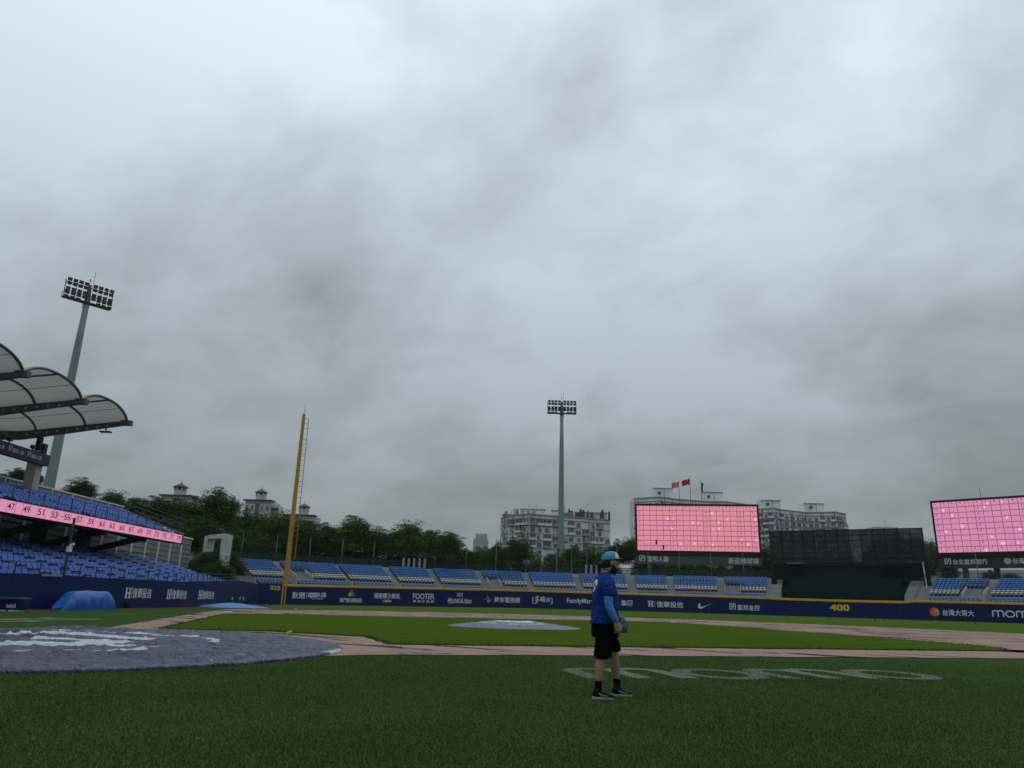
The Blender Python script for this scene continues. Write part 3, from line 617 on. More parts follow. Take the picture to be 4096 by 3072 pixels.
# seats
def seat_geo():
    mb = MB(); w = .235
    for prof, wf in (([(.115, .525), (.15, .52), (.20, .670), (.235, .690), (.23, .712), (.165, .707)], .97), ([(-.20, .375), (.10, .355), (.12, .40), (.09, .425), (-.18, .42), (-.215, .40)], 1.0)):      # (toward the back, z) outlines of backrest and pan in side view
        L_, R_ = [(-w*wf, y, z) for y, z in prof], [(w*wf, y, z) for y, z in prof]; n = len(prof)
        mb.add(L_+R_, [tuple(range(n)), tuple(range(2*n-1, n-1, -1))]+[(i, n+i, n+(i+1) % n, (i+1) % n) for i in range(n)])
    for e in (-1, 1): mb.box((e*.21, .13, .48), (.04, .05, .16), mi=1)
    mb.box((0, .145, .472), (.38, .02, .11), mi=1); mb.box((0, .12, .19), (.36, .06, .36), mi=1); return mb  # first box: added dark plate, stands in for shade in the gap below the backrest
SG = seat_geo(); SGV = np.array(SG.v)
def seat_mesh(name, m):
    me = bpy.data.meshes.new(name); me.from_pydata(SG.v, [], SG.f); me.materials.append(m); me.materials.append(M_STEEL); me.polygons.foreach_set('material_index', SG.m); return me
SEAT_ME, SEAT2_ME, SEATW_ME = seat_mesh('seat_blue', M_SEAT), seat_mesh('seat_bright', M_SEAT2), seat_mesh('seat_pale', M_SEATW)
def seat_one(me, loc, ang, label, group, name='stadium_seat'):
    ob = bpy.data.objects.new(name, me); COL.objects.link(ob); ob.location = loc; ob.rotation_euler = (0, 0, ang); tag(ob, label, 'seat', group); return ob
def seat_mass(name, m, places, label):
    vs = []; fs = []; nv = len(SGV)
    for k, (loc, ang) in enumerate(places):
        c, s = math.cos(ang), math.sin(ang); V = SGV.copy(); V[:, 0], V[:, 1] = SGV[:, 0]*c-SGV[:, 1]*s, SGV[:, 0]*s+SGV[:, 1]*c; vs.append(V+np.array(loc)); fs += [tuple(i+k*nv for i in f) for f in SG.f]
    mb = MB(); mb.v = np.concatenate(vs).tolist(); mb.f = fs; mb.m = SG.m*len(places); ob = mb.build(name, [m, M_STEEL]); stuff(ob); return tag(ob, label, 'seats')
ang0 = math.atan2(-SN[0], SN[1])     # local +Y points to the back of the stand
ones, rest = [], []
for i in range(LOW_N):
    s = -9.5
    while s < low_end(i)-.3:
        blk = (s+30) % 4.25
        if blk < 3.3: (ones if i < 5 else rest).append((st(s, low_n(i, s)+.02, low_z(i, s)), ang0))
        s += .53
ones.sort(key=lambda q: np.hypot(*(q[0][:2]-CAM[:2]))); extra = ones[300:]; ones = ones[:300]
for loc, a in ones: seat_one(SEAT_ME, loc, a+random.uniform(-.03, .03), 'blue plastic seat in the front rows of the grandstand lower tier', 'blue seats at the front of the lower tier')
seat_mass('lower_tier_seats', M_SEAT, rest+extra, 'rows of blue plastic seats further back in the grandstand lower tier')
up = []
for i in range(UP_N):
    s = -9.5
    while s < up_end(i)-.2:
        if ((s+31.2) % 8.4) < 7.3: up.append((st(s, up_n(i)+.02, up_z(i)), ang0))
        s += .53
seat_mass('upper_tier_seats', M_SEAT, up, 'rows of blue plastic seats in the upper tier above the pink ribbon board')
# pink ribbon board
RBZ0 = 5.30; RBZ1 = on_plane(2, 1996, (*SO, 0), (*SN, 0))[2]
ribbon = thing('ribbon_board', st(12, -.1, RBZ0), 'pink LED ribbon board with odd numbers along the upper deck edge', 'display')
mb = MB(); mb.box(st(5.4, .03, (RBZ0+RBZ1)/2), (38.4, .3, RBZ1-RBZ0+.06), AX_S); mb.build('casing', M_LEDK, parent=ribbon)
def rs(x, y): p = on_plane(x, y, (*SO, 0), (*SN, 0)); return float((p[:2]-SO)@SD)
s47, s79 = rs(37, 2022), rs(709, 2156); gap = (s79-s47)/16
mb = MB(); rf = lambda s, z, o=-.135: st(s, o, z)
mb.quad(rf(-13.7, RBZ0), rf(24.55, RBZ0), rf(24.55, RBZ1), rf(-13.7, RBZ1)); mb.build('screen', PINK, parent=ribbon)
mb = MB()
for k in range(-5, 17):
    sc = s47+gap*k; nb_ = MB(); put_text(nb_, str(47+2*k), lambda u, v: rf(u, v, -.142), sc-gap*.22, sc+gap*.2, RBZ0+.17, RBZ1-.12, .012); nb_.build('number', M_LEDK, parent=ribbon)
    for e in (-.26, .26):
        q = sc+gap*e; mb.quad(rf(q-.015, RBZ0+.01, -.14), rf(q+.015, RBZ0+.01, -.14), rf(q+.015, RBZ1-.01, -.14), rf(q-.015, RBZ1-.01, -.14))
stuff(mb.build('divider', M_LEDK, parent=ribbon))

# ---------------------------------------------------------------- canopy roof
BS = [-.4-6.35, -.4, 6.05, 12.4]; TIP_N = .15
def beam_z(n): return 13.72-.135*min(n, 8)
for bi, s in enumerate(BS):
    pass
roof = thing('canopy_roof', st(12.4, 6.6, 0), 'pale fabric canopy of arched bays on grey steel beams', 'roof')
def circ_beam(s):
    mb = MB(); ns = np.linspace(TIP_N, 15, 12); rings = []
    for n in ns:
        d = .32+.04*min(max(n, 0), 9); z = beam_z(n); rings.append([st(s-.13, n, z-d), st(s+.13, n, z-d), st(s+.13, n, z), st(s-.13, n, z)])
    mb.rings(rings)
    mb.box(st(s, TIP_N+.05, beam_z(TIP_N)-.17), (.4, .8, .38), AX_S)
    return mb
for s in BS:
    b = circ_beam(s).build('roof_beam', M_GSTEEL, parent=roof)
    mb = MB()
    for k in range(9):
        n = 1.6+.75*k; c = st(s, n, beam_z(n)-.27)
        mb.add([c-np.array([*SD, 0])*.137+np.array([*SN, 0])*.10*math.cos(q)+np.array([0, 0, .10*math.sin(q)]) for q in np.linspace(0, 2*math.pi, 12)[:-1]], [tuple(range(11))])
        mb.add([c+np.array([*SD, 0])*.137+np.array([*SN, 0])*.10*math.cos(q)+np.array([0, 0, .10*math.sin(q)]) for q in np.linspace(0, 2*math.pi, 12)[:-1]], [tuple(range(11))])
    mb.build('beam_hole', M_MEMB, parent=b)
def vault(s0, s1, u, n):
    """point of the vault: u in -1..1 along the span"""
    s = (s0+s1)/2+u*(s1-s0)/2*.965; return st(s, n, beam_z(n)-.03+.98*max(0, 1-abs(u)**2.3)**.62)
for s0, s1 in zip([BS[0]-6.4]+BS[:-1], BS):
    us = np.concatenate([-np.cos(np.linspace(0, math.pi, 25))]); ns = np.linspace(TIP_N+.05, 15, 22)
    mb = MB(); vs = [vault(s0, s1, u, n) for n in ns for u in us]; k = len(us)
    mb.add(vs, [(i*k+j, i*k+j+1, (i+1)*k+j+1, (i+1)*k+j) for i in range(len(ns)-1) for j in range(k-1)])
    v2 = [v+np.array([0, 0, .03]) for v in vs]; mb.add(v2, [(i*k+j, (i+1)*k+j, (i+1)*k+j+1, i*k+j+1) for i in range(len(ns)-1) for j in range(k-1)])
    mb.build('membrane', M_MEMB, parent=roof, smooth=True)
    for n, r in ((TIP_N, .10), (3.3, .085), (7.0, .085), (10.7, .085)):
        mb = MB(); mb.tube([vault(s0, s1, u, n)-np.array([0, 0, r*.8]) for u in us], r, 8); mb.build('arch', M_GSTEEL, parent=roof, smooth=True)
    for u in (-.62, .62):
        mb = MB(); mb.tube([vault(s0, s1, u, n)-np.array([0, 0, .03]) for n in np.linspace(TIP_N, 14.8, 10)], .018, 5); mb.build('seam', M_GSTEEL, parent=roof)
    for na, nb in ((TIP_N, 3.3), (3.3, 7.0)):
        mb = MB(); mb.tube([vault(s0, s1, -.93+1.2*t*(1 if na < 0 else .8), nb+(na-nb)*t)-np.array([0, 0, .08+.35*math.sin(math.pi*t)]) for t in np.linspace(0, 1, 12)], .07, 6); mb.build('curved_strut', M_GSTEEL, parent=roof, smooth=True)
for s in BS:
    c = st(s, 6.6, 0); mb = MB(); z1 = beam_z(6.6)-.6
    mb.box(c+np.array([0, 0, 9.2]), (.75, .75, 3.9), AX_S); mb.build('column', M_COLUMN, parent=roof)
    mb = MB(); mb.box(c+np.array([0, 0, (11.16+z1)/2]), (.34, .34, z1-11.16), AX_S); mb.build('column_head', M_STEEL, parent=roof)
# small floodlight under the beam tip
mb = MB(); p = st(12.4, 1.7, beam_z(1.7)-.48)
for k in range(4): mb.box(p+np.array([.0, 0, -.22])+(k-1.5)*.22*np.array([*SN, 0]), (.2, .26, .14), (AX_S[0], AX_S[1]*.9+AX_S[2]*.3, AX_S[2]*.9-AX_S[1]*.3))
mb.bar(p+np.array([0, 0, .06]), p+np.array([0, 0, -.2]), .08); tag(mb.build('roof_floodlight', M_STEEL), 'small cluster of black floodlights hanging under the last roof beam', 'light')
# navy sponsor band between the columns
zb0, zb1 = 10.05, 10.9; bandn = 6.1
band = thing('sponsor_band', st(8, bandn, zb0), 'navy sponsor band with white logos hung between the roof columns', 'sign')
M_BAND = mat('band_navy', (.030, .036, .085), .5, .1, 2)
mb = MB(); mb.box(st(3.2, bandn, (zb0+zb1)/2), (19.4, .5, zb1-zb0), AX_S); mb.build('panel', M_BAND, parent=band)
BW = WallLine([st(-6, bandn-.255, 0)[:2], st(12.9, bandn-.255, 0)[:2]])
class _B: pass
for k in range(8):
    s1 = 17.9-2.15*k; mb = MB(); fn = lambda u, v: BW.at(u, v, .012)
    sp = (s1-1.75, s1-1.36, zb0+.32, zb0+.70)
    for pts in ([(.3, .95), (.08, .85), (.08, .05), (.36, .05), (.36, .6)], [(.7, .05), (.92, .15), (.92, .95), (.64, .95), (.64, .4)], [(.3, .5), (.7, .5)]): stroke(mb, pts, .15, fn, *sp)
    put_text(mb, '富邦人壽', fn, s1-1.25, s1-.05, zb0+.27, zb0+.58, .02); mb.build('lettering', M_WHITE, parent=band)
for sx, big in ((7.4, 1), (8.3, 0), (11.0, 0), (4.5, 0)):
    mb = MB(); c = st(sx, bandn, zb1)
    if big: mb.tube([c+np.array([0, 0, .45])+np.array([*SN, 0])*q for q in (-.35, -.1, .3)], [.16, .3, .22], 10); mb.bar(c, c+np.array([0, 0, .3]), .12)
    else: mb.box(c+np.array([0, 0, .3]), (.3, .28, .26), AX_S); mb.bar(c, c+np.array([0, 0, .22]), .08)
    tag(mb.build('spotlight', M_GSTEEL if big else M_STEEL), 'large grey dish spotlight standing on the navy sponsor band' if big else 'small black spotlight standing on the navy sponsor band', 'light', None if big else 'spotlights on the sponsor band')
mb = MB(); c = st(12.4, 6.15, 11.3); mb.box(c, (.35, .3, .8), AX_S); tag(mb.build('loudspeaker', M_STEEL), 'black loudspeaker box hung on the front of the roof column', 'loudspeaker')
# net post in front of the lower tier
b0 = SW.at(SW.hit(262, 2300)[0], 0, -.1); zt = at_dist(270, 2070, b0)[2]
netp = thing('net_post', (b0[0], b0[1], 1.7), 'thin dark green steel post rising from the grandstand wall', 'post')
mb = MB(); mb.tube([(b0[0], b0[1], 1.6), (b0[0], b0[1], zt)], .075, 8); mb.build('pole', mat('green_post', (.02, .06, .045), .5), parent=netp)
mb = MB(); mb.box((b0[0]+.05, b0[1], 3.22), (.22, .22, .3)); mb.tube([(b0[0], b0[1], 3.4), (b0[0]+.25, b0[1]+.1, 3.5)], .07, 6); mb.build('bracket', M_POST, parent=netp)
mb = MB(); q = st(5, 0, RBZ1+.1); mb.tube([(b0[0], b0[1], zt-.05), (q[0]*.6+b0[0]*.4, q[1]*.6+b0[1]*.4, (zt+q[2])/2-.15), q], .012, 4); mb.build('cable', M_STEEL, parent=netp)

# ================================================================= outfield bleachers
M_TERR = mat('terrace_concrete', (.27, .28, .285), .75, .1, .8, .15, 20, dirt=.3, dirt_col=(.16, .165, .17), dscale=.4)
M_TERR2 = mat('portal_concrete', (.36, .345, .32), .75, .1, .8, dirt=.3, dirt_col=(.2, .19, .175), dscale=.6, streak=True)
ROWR = [74.7, 75.55]+[77.25+.85*k for k in range(8)]
ROWZ = [2.30, 2.62]+[3.48+.315*k for k in range(8)]
def az_px(x, y, r=82.8): p = on_cyl(x, y, r); return math.atan2(p[0], p[1]-48.9)
secs = [(946, 1092, 2248, None), (1121, 1342, 2255, (1168, 1233)), (1357, 1532, 2259, None), (1560, 1708, 2264, None), (1734, 1900, 2270, None), (1926, 2088, 2278, (1953, 2000)), (2115, 2289, 2284, None), (2317, 2501, 2292, None), (2537, 2665, 2298, None), (2692, 2867, 2303, None), (2895, 3068, 2310, (2897, 2958))]
secs_r = [(3738, 3955, 2315, (3850, 3935)), (3994, 4230, 2322, None)]
SA = [(az_px(a, y), az_px(b, y), v) for a, b, y, v in secs]; SR = [(az_px(a, y), az_px(b, y), v) for a, b, y, v in secs_r]
M_DGREEN = mat('dark_green_paint', (.0045, .020, .016), .7, .15, .8, spec=.08, dirt=.35, dirt_col=(.003, .011, .009), dscale=.5, streak=True)
def cylp(a, r, z): p = arc_pt(a, r); return np.array([p[0], p[1], z])
def bleacher(S_, lo, hi, label):
    mid = (lo+hi)/2; o = thing('bleacher', cylp(mid, 78, 0), label, 'bleacher')
    for j in range(10):
        r0, z = ROWR[j]-.40, ROWZ[j]; r1 = (ROWR[j+1]-.402) if j < 9 else ROWR[j]+1.2; mb = MB()
        mb.rings([[cylp(a, r0, z-2.2), cylp(a, r0, z), cylp(a, r1, z), cylp(a, r1, z-2.2)] for a in np.linspace(lo, hi, 40)]); mb.build('step', M_TERR, parent=o)
    mb = MB(); mb.rings([[cylp(a, 84.4, 4.5), cylp(a, 84.4, ROWZ[9]+.55), cylp(a, 84.7, ROWZ[9]+.55), cylp(a, 84.7, 4.5)] for a in np.linspace(lo, hi, 40)]); mb.build('back_wall', M_TERR2, parent=o)
    return o
blL = bleacher(SA, A_POLE-.16, SA[-1][1]+.030, 'concrete outfield bleacher left of the dark batter screen with blue and white seats')
blR = bleacher(SR, SR[0][0]-.045, math.radians(34), 'concrete outfield bleacher right of the dark batter screen with blue and white seats')
white, front, mass = [], [], []
for o, S_ in ((blL, SA), (blR, SR)):
    for a0, a1, vom in S_:
        va = None
        if vom: va = (az_px(vom[0], 2300, 78.5), az_px(vom[1], 2300, 78.5))
        for j in range(10):
            n = max(2, int((a1-a0)*ROWR[j]/.555)); 
            for k in range(n):
                a = a0+(a1-a0)*(k+.5)/n
                if va and 2 <= j <= 5 and va[0]-.004 < a < va[1]+.004: continue
                p = cylp(a, ROWR[j], ROWZ[j]); (front if j < 2 else white if j < 4 else mass).append((p, -a, a))
        for ea in (a0, a1):     # white kerb of the aisle
            pass
        if va:
            za = ROWZ[2]-.1; mb = MB(); r0, r1 = 76.4, 79.9
            for e in va: mb.rings([[cylp(e-.0012, r, 2.4), cylp(e+.0012, r, 2.4), cylp(e+.0012, r, ROWZ[2]+.5+(r-r0)*.3), cylp(e-.0012, r, ROWZ[2]+.5+(r-r0)*.3)] for r in (r0, r1)])
            mb.rings([[cylp(a, r1, 2.6), cylp(a, r1, ROWZ[5]+.12), cylp(a, r1+.2, ROWZ[5]+.12), cylp(a, r1+.2, 2.6)] for a in np.linspace(va[0], va[1], 4)])
            mb.rings([[cylp(a, r0+.3, ROWZ[2]-.45), cylp(a, r0+.3, ROWZ[2]+.02), cylp(a, r1, ROWZ[2]+.022), cylp(a, r1, ROWZ[2]-.45)] for a in np.linspace(va[0], va[1], 4)])
            mb.build('entrance', M_TERR2, parent=o)
            for e in va:
                mb = MB()
                for f in (1, .55): mb.bar(cylp(e, r0, ROWZ[2]+.5+.95*f), cylp(e, r1, ROWZ[2]+1.55+.95*f), .06)
                for r in np.linspace(r0, r1, 6): mb.bar(cylp(e, r, ROWZ[2]+.5+(r-r0)*.3), cylp(e, r, ROWZ[2]+1.45+(r-r0)*.3), .05)
                mb.build('entrance_rail', M_STEEL, parent=o)
            mb = MB()
            for f in (1, .5): mb.bar(cylp(va[0], r1+.1, ROWZ[5]+.12+f), cylp(va[1], r1+.1, ROWZ[5]+.12+f), .05)
            for a in np.linspace(va[0], va[1], 5): mb.bar(cylp(a, r1+.1, ROWZ[5]+.1), cylp(a, r1+.1, ROWZ[5]+1.12), .05)
            mb.build('entrance_rail', M_STEEL, parent=o)
dist = lambda q: np.hypot(*(q[0][:2]-CAM[:2]))
def infr(q): d = q[0]-CAM; w = d@CF; return -150 < 2048+FPX*(d@CR)/w < 4250
white = [q for q in white if infr(q)]; front = [q for q in front if infr(q)]
white.sort(key=dist); front.sort(key=dist)
for p, ang, a in white[:320]: seat_one(SEATW_ME, p, ang, 'pale grey seat in the two white rows of the outfield bleachers', 'white seats in the outfield bleachers', 'white_seat')
for p, ang, a in front[:300]: seat_one(SEAT2_ME, p, ang, 'bright blue seat in the two rows just behind the outfield wall', 'blue seats behind the outfield wall', 'blue_seat')
seat_mass('bleacher_seats', M_SEAT2, [(p, ang) for p, ang, a in mass+front[300:]], 'rows of bright blue seats above the white rows of the outfield bleachers')
if white[320:]: seat_mass('white_bleacher_seats', M_SEATW, [(p, ang) for p, ang, a in white[320:]], 'more pale grey seats at the far ends of the white bleacher rows')
# stair with railing at the left end of the bleacher
rail(blL, [cylp(A_POLE-.075, 81, ROWZ[6]), cylp(A_POLE-.06, 73.8, 2.6)], 1.0, 1.2, .03, (.33, .66), 'stair_rail')

# ---------------------------------------------------------------- fence along the top of the bleachers
def net_mat(name, col, alpha, wires=0.0):
    m = bpy.data.materials.new(name); m.use_nodes = True; t = m.node_tree; N = t.nodes; K = t.links.new; b = N['Principled BSDF']; o = N['Material Output']
    b.inputs['Base Color'].default_value = (*col, 1); b.inputs['Roughness'].default_value = .7
    tr = N.new('ShaderNodeBsdfTransparent'); mx = N.new('ShaderNodeMixShader')
    co = N.new('ShaderNodeTexCoord'); n = N.new('ShaderNodeTexNoise'); n.inputs['Scale'].default_value = .9; n.inputs['Detail'].default_value = 5; n.inputs['Distortion'].default_value = 1.2; K(co.outputs['Object'], n.inputs['Vector'])
    r = N.new('ShaderNodeMapRange'); r.inputs[1].default_value = .3; r.inputs[2].default_value = .7; r.inputs[3].default_value = alpha-.06; r.inputs[4].default_value = alpha+.05; K(n.outputs['Fac'], r.inputs[0]); K(r.outputs[0], mx.inputs[0])
    K(tr.outputs[0], mx.inputs[1]); K(b.outputs[0], mx.inputs[2]); K(mx.outputs[0], o.inputs[0]); return m
M_NET = net_mat('green_net', (.012, .028, .024), .62)
M_POLE = mat('galvanised_pole', (.17, .20, .19), .5, .12, 2)
def fence(lo, hi, label, n):
    o = thing('net_fence', cylp((lo+hi)/2, 85.3, ROWZ[9]-.4), label, 'fence'); aa = np.linspace(lo, hi, n)
    for a0, a1 in zip(aa, aa[1:]):
        mb = MB(); mb.quad(cylp(a0, 85.3, ROWZ[9]-.6), cylp(a1, 85.3, ROWZ[9]-.6), cylp(a1, 85.3, ROWZ[9]+1.9), cylp(a0, 85.3, ROWZ[9]+1.9)); mb.build('net_panel', M_NET, parent=o)
        mb = MB()
        for dz in (.45, .95, 1.45, 1.92): mb.bar(cylp(a0, 85.3, ROWZ[9]+dz), cylp(a1, 85.3, ROWZ[9]+dz), .06)
        mb.build('fence_rail', M_DGREEN, parent=o)
    for a in aa:
        mb = MB(); mb.tube([cylp(a, 85.36, ROWZ[9]-1.2), cylp(a, 85.36, ROWZ[9]+4.9)], .065, 6); mb.build('fence_post', M_POLE, parent=o)
    return o
fence(A_POLE-.16, SA[-1][1]+.02, 'dark green net fence with tall posts behind the left outfield bleacher', 20)
fence(SR[0][0]-.03, math.radians(30), 'dark green net fence with posts behind the right outfield bleacher', 5)

# banner posts and flagpoles standing along the fence
M_BANN = mat('banner_white', (.52, .53, .54), .6, .1, 2)
def banner(x, y0, y1, label):
    p = on_cyl(x, y1, 84.9); z1 = at_dist(x, y0, p)[2]; o = thing('banner_post', (p[0], p[1], ROWZ[9]-.05), label, 'banner', 'pale banner posts on the bleacher'); ax = (np.array([math.cos(YAW), math.sin(YAW), 0]), np.array([-math.sin(YAW), math.cos(YAW), 0]), np.array([0, 0, 1.]))
    mb = MB(); zb = ROWZ[9]-.05; mb.box((p[0], p[1], (zb+z1)/2), (.34, .14, z1-zb), ax); mb.build('panel', M_BANN, parent=o)
    mb = MB(); nn = 7
    for k in range(nn):
        z = zb+.6+(z1-zb-.8)*k/nn; mb.box(np.array([p[0], p[1], z+.12])-ax[1]*.075+ax[0]*(.05*((k*37) % 3-1)), (.18, .02, .16), ax)
    mb.build('lettering', M_GSTEEL, parent=o)
for x in (1612, 1634, 1655, 1677, 1698): banner(x, 2233+(x-1612)*.02, 2268, 'slim pale banner post behind the seats near the tall leafy trees')
for x in (2345, 2365, 2386, 2408): banner(x, 2260, 2292, 'slim pale banner post behind the seats beside the light mast')
M_FLAGB = mat('flag_dark_blue', (.035, .045, .10), .7, .15, 2); M_FLAGP = mat('flag_pink', (.62, .20, .17), .7, .15, 2); M_FLAGR = mat('flag_red', (.55, .015, .02), .7, .12, 2); M_FLAGN = mat('flag_navy', (.02, .025, .12), .7, .12, 2)
def flagpole(x, ytop, ybase, w, name_label, flag=None, group=None, r=.06):
    b = at_w(x, ybase, w); zt = at_dist(x+(2316-x)*(ybase-ytop)/10700*1.0, ytop, b)[2]; zg = b[2]
    o = thing('flagpole', (b[0], b[1], zg), name_label, 'flagpole', group); mb = MB(); mb.tube([(b[0], b[1], zg-.3), (b[0], b[1], zt)], [r, r*.6], 6); mb.tube([(b[0], b[1], zt), (b[0], b[1], zt+.12)], .09, 6); mb.build('pole', M_POLE, parent=o)
    if flag: flag(o, b, zt)
    return o
def droop(m):
    def f(o, b, zt):
        mb = MB(); vs = []; 
        for i in range(7):
            for j in range(9):
                u, v = i/6, j/8; q = CR*(.05+.55*u*(1-.55*v)+.1*math.sin(v*5+u*3)); d = np.array([0, 0, -.15-1.9*v-.45*u]); e = np.array([-CR[1], CR[0], 0])*.16*math.sin(u*7+v*2); vs.append(np.array([b[0], b[1], zt])+q*np.array([1, 1, 0])+d+e)
        mb.add(vs, [(i*9+j, i*9+j+1, (i+1)*9+j+1, (i+1)*9+j) for i in range(6) for j in range(8)]); mb.build('flag', m, parent=o, smooth=True)
    return f
def flying(m, m2=None, L=3.4, H=2.2, tilt=-.55, side=-1):
    def f(o, b, zt):
        def P(u, v): return np.array([b[0], b[1], zt-.15])+side*np.array([CR[0], CR[1], 0])*(.05+L*u)+np.array([0, 0, -H*v+tilt*L*u*.6])+np.array([-CR[1], CR[0], 0])*.22*math.sin(u*7+v*1.5)
        mb = MB(); n, k = 13, 7; mb.add([P(i/(n-1), j/(k-1)) for i in range(n) for j in range(k)], [(i*k+j, i*k+j+1, (i+1)*k+j+1, (i+1)*k+j) for i in range(n-1) for j in range(k-1)])
        fl = mb.build('flag', m, parent=o, smooth=True)
        if m2:
            for sg in (-.012, .012):
                off = np.array([-CR[1], CR[0], 0])*sg; mb = MB(); mb.add([P(i/12*.5, j/6*.5)+off for i in range(7) for j in range(7)], [(i*7+j, i*7+j+1, (i+1)*7+j+1, (i+1)*7+j) for i in range(6) for j in range(6)]); mb.build('canton', m2, parent=fl, smooth=True)
                mb = MB(); c = P(.25, .25)
                ring = []
                for q in range(24):
                    a = 2*math.pi*q/24; rr = .075 if q % 2 == 0 else .045; ring.append(P(.25+rr*math.cos(a)*H/L*1.3, .25+rr*1.3*math.sin(a))+off*1.8)
                mb.add(ring, [tuple(range(24))]); mb.build('sun_emblem', M_WHITE, parent=fl)
    return f
fp = [(1982, 2160, 2278, None), (2042, 2163, 2280, None), (2101, 2166, 2283, None), (2164, 2205, 2284, None), (2227, 2188, 2286, 1), (2287, 2195, 2288, None), (2347, 2186, 2290, 1), (2408, 2195, 2292, None), (2468, 2172, 2293, 1)]
for x, y0, y1, fl in fp:
    flagpole(x, y0, y1, 138, 'slim pole with a limp dark flag behind the bleacher fence' if fl else 'slim bare pole behind the bleacher fence', droop(M_FLAGB) if fl else None, 'poles with limp flags' if fl else 'bare poles behind the bleacher')

# ================================================================= scoreboards
PINK2 = emat('pink_screen', srgb(224, 142, 155), .95, .07, 9); PINK3 = emat('pink_screen_right', srgb(214, 140, 170), .95, .08, 7)
PINKL = emat('pale_pink_cell', srgb(250, 190, 205), 1.0, .05, 6)
M_MAROON = mat('screen_line', (.075, .014, .026), .6, .05, 3)
M_BOARD = mat('board_green', (.060, .080, .062), .6, .1, .8, dirt=.3, dirt_col=(.035, .05, .04), dscale=.4, streak=True)
M_BOARD2 = mat('board_dark', (.030, .036, .038), .6, .1, .8, dirt=.3, dirt_col=(.02, .024, .025), dscale=.4, streak=True)
def scoreboard(PL, PR, u0, u1, z0, z1, sz0, sz1, label, pink, msign, legs, light_cells, black_cells=()):
    wl = WallLine([PL, PR]); o = thing('scoreboard', (*wl.at((u0+u1)/2, 0)[:2], 0), label, 'scoreboard'); A = lambda u, z, off=0: np.array(wl.at(u, z, off))
    d = (PR-PL)/np.linalg.norm(PR-PL); ax = (np.array([*d, 0]), np.array([d[1], -d[0], 0]), np.array([0, 0, 1.]))
    mb = MB(); mb.box(A((u0+u1)/2, (z0+z1)/2-.2, -.95), (u1-u0+.7, 1.7, z1-z0+1.2), ax); mb.build('casing', M_LEDK, parent=o)
    mb = MB(); mb.box(A((u0+u1)/2, (sz0+sz1)/2, -.9), (u1-u0+.5, 1.2, sz1-sz0), ax); mb.build('sign_panel', msign, parent=o)
    cw, ch = (u1-u0)/18, (z1-z0)/9
    mb = MB(); mb.quad(A(u0, z0), A(u1, z0), A(u1, z1), A(u0, z1)); scr = mb.build('screen', pink, parent=o)
    mb = MB()
    for (i, j, f, g, w) in light_cells: mb.quad(A(u0+cw*(i+f), z0+ch*(j+g), .01), A(u0+cw*(i+f+w), z0+ch*(j+g), .01), A(u0+cw*(i+f+w), z0+ch*(j+g+.42), .01), A(u0+cw*(i+f), z0+ch*(j+g+.42), .01))
    stuff(mb.build('pale_cells', PINKL, parent=scr))
    mb = MB(); lw = .036
    for k in range(19): u = u0+cw*k; mb.quad(A(u-lw, z0, .02), A(u+lw, z0, .02), A(u+lw, z1, .02), A(u-lw, z1, .02))
    for k in range(10): z = z0+ch*k; mb.quad(A(u0, z-lw, .025), A(u1, z-lw, .025), A(u1, z+lw, .025), A(u0, z+lw, .025))
    for j in range(9):
        for i in range(18):
            z = z0+ch*j
            for q in (.25, .5, .75):
                u = u0+cw*(i+q); h = .16 if q != .5 else .3; mb.quad(A(u-.025, z+lw, .022), A(u+.025, z+lw, .022), A(u+.025, z+h, .022), A(u-.025, z+h, .022))
    for i in range(18):
        for j in range(9):
            top, bot = j == 8, j == 0
            if top or bot: s = str(i+1) if (i or top) else str(9)
            elif i == 0: s = str(9-j)
            elif i in (5, 10, 15): s = str(i+1)
            elif i == 17: s = str(9-j)
            else: continue
            wd = min(.5, text_geo(s, .02)[2]*ch*.33/cw); u = u0+cw*(i+.33); z = z0+ch*(j+.56)
            put_text(mb, s, lambda a, b: A(a, b, .03), u, u+cw*wd, z, z+ch*.33, .02)
    for (x0, x1, y0, y1) in black_cells:
        a0, a1, b0, b1 = wl.span(x0, x1, y0, y1); mb.quad(A(a0, b0, .035), A(a1, b0, .035), A(a1, b1, .035), A(a0, b1, .035))
    stuff(mb.build('screen_grid', M_MAROON, parent=scr))
    for u in legs:
        mb = MB(); mb.box(A(u, sz0/2+.2, -1.0), (.85, .85, sz0+.6), ax); mb.build('leg', M_STEEL if u != legs[0] else M_GSTEEL, parent=o)
    for ua, ub in zip(legs, legs[1:]):
        mb = MB(); mb.bar(A(ua, 3, -1), A(ub, sz0-.3, -1), .16); mb.build('brace', M_STEEL, parent=o)
    return o, wl
PL, PR = at_w(2530, 2110, 146)[:2], at_w(3060, 2120, 142)[:2]; _w = WallLine([PL, PR])
u0, u1 = _w.hit(2548, 2110)[0], _w.hit(3033, 2118)[0]; z0, z1 = _w.hit(2793, 2205)[1], _w.hit(2788, 2024)[1]; s1_, s0_ = _w.hit(2793, 2217)[1], _w.hit(2793, 2259)[1]
cells = [(RNG.integers(0, 18), RNG.integers(0, 9), RNG.random()*.6, RNG.random()*.55, .18+.2*RNG.random()) for _ in range(17)]
legs = [_w.hit(x, 2280)[0] for x in (2600, 2656, 2960, 2985)]
sb1, W1 = scoreboard(PL, PR, u0, u1, z0, z1, s0_, s1_, 'large pink gridded video scoreboard standing between the light mast and the dark batter screen', PINK2, M_BOARD, legs, cells, [(2622, 2628.4, 2159, 2178), (2650, 2655.5, 2180, 2199)])
SGN = -.30+.012
def sword(wl, o, s, x0, x1, y0, y1, bold=.02): word(wl, o, s, x0, x1, y0, y1, 0, bold, name='lettering', off=SGN)
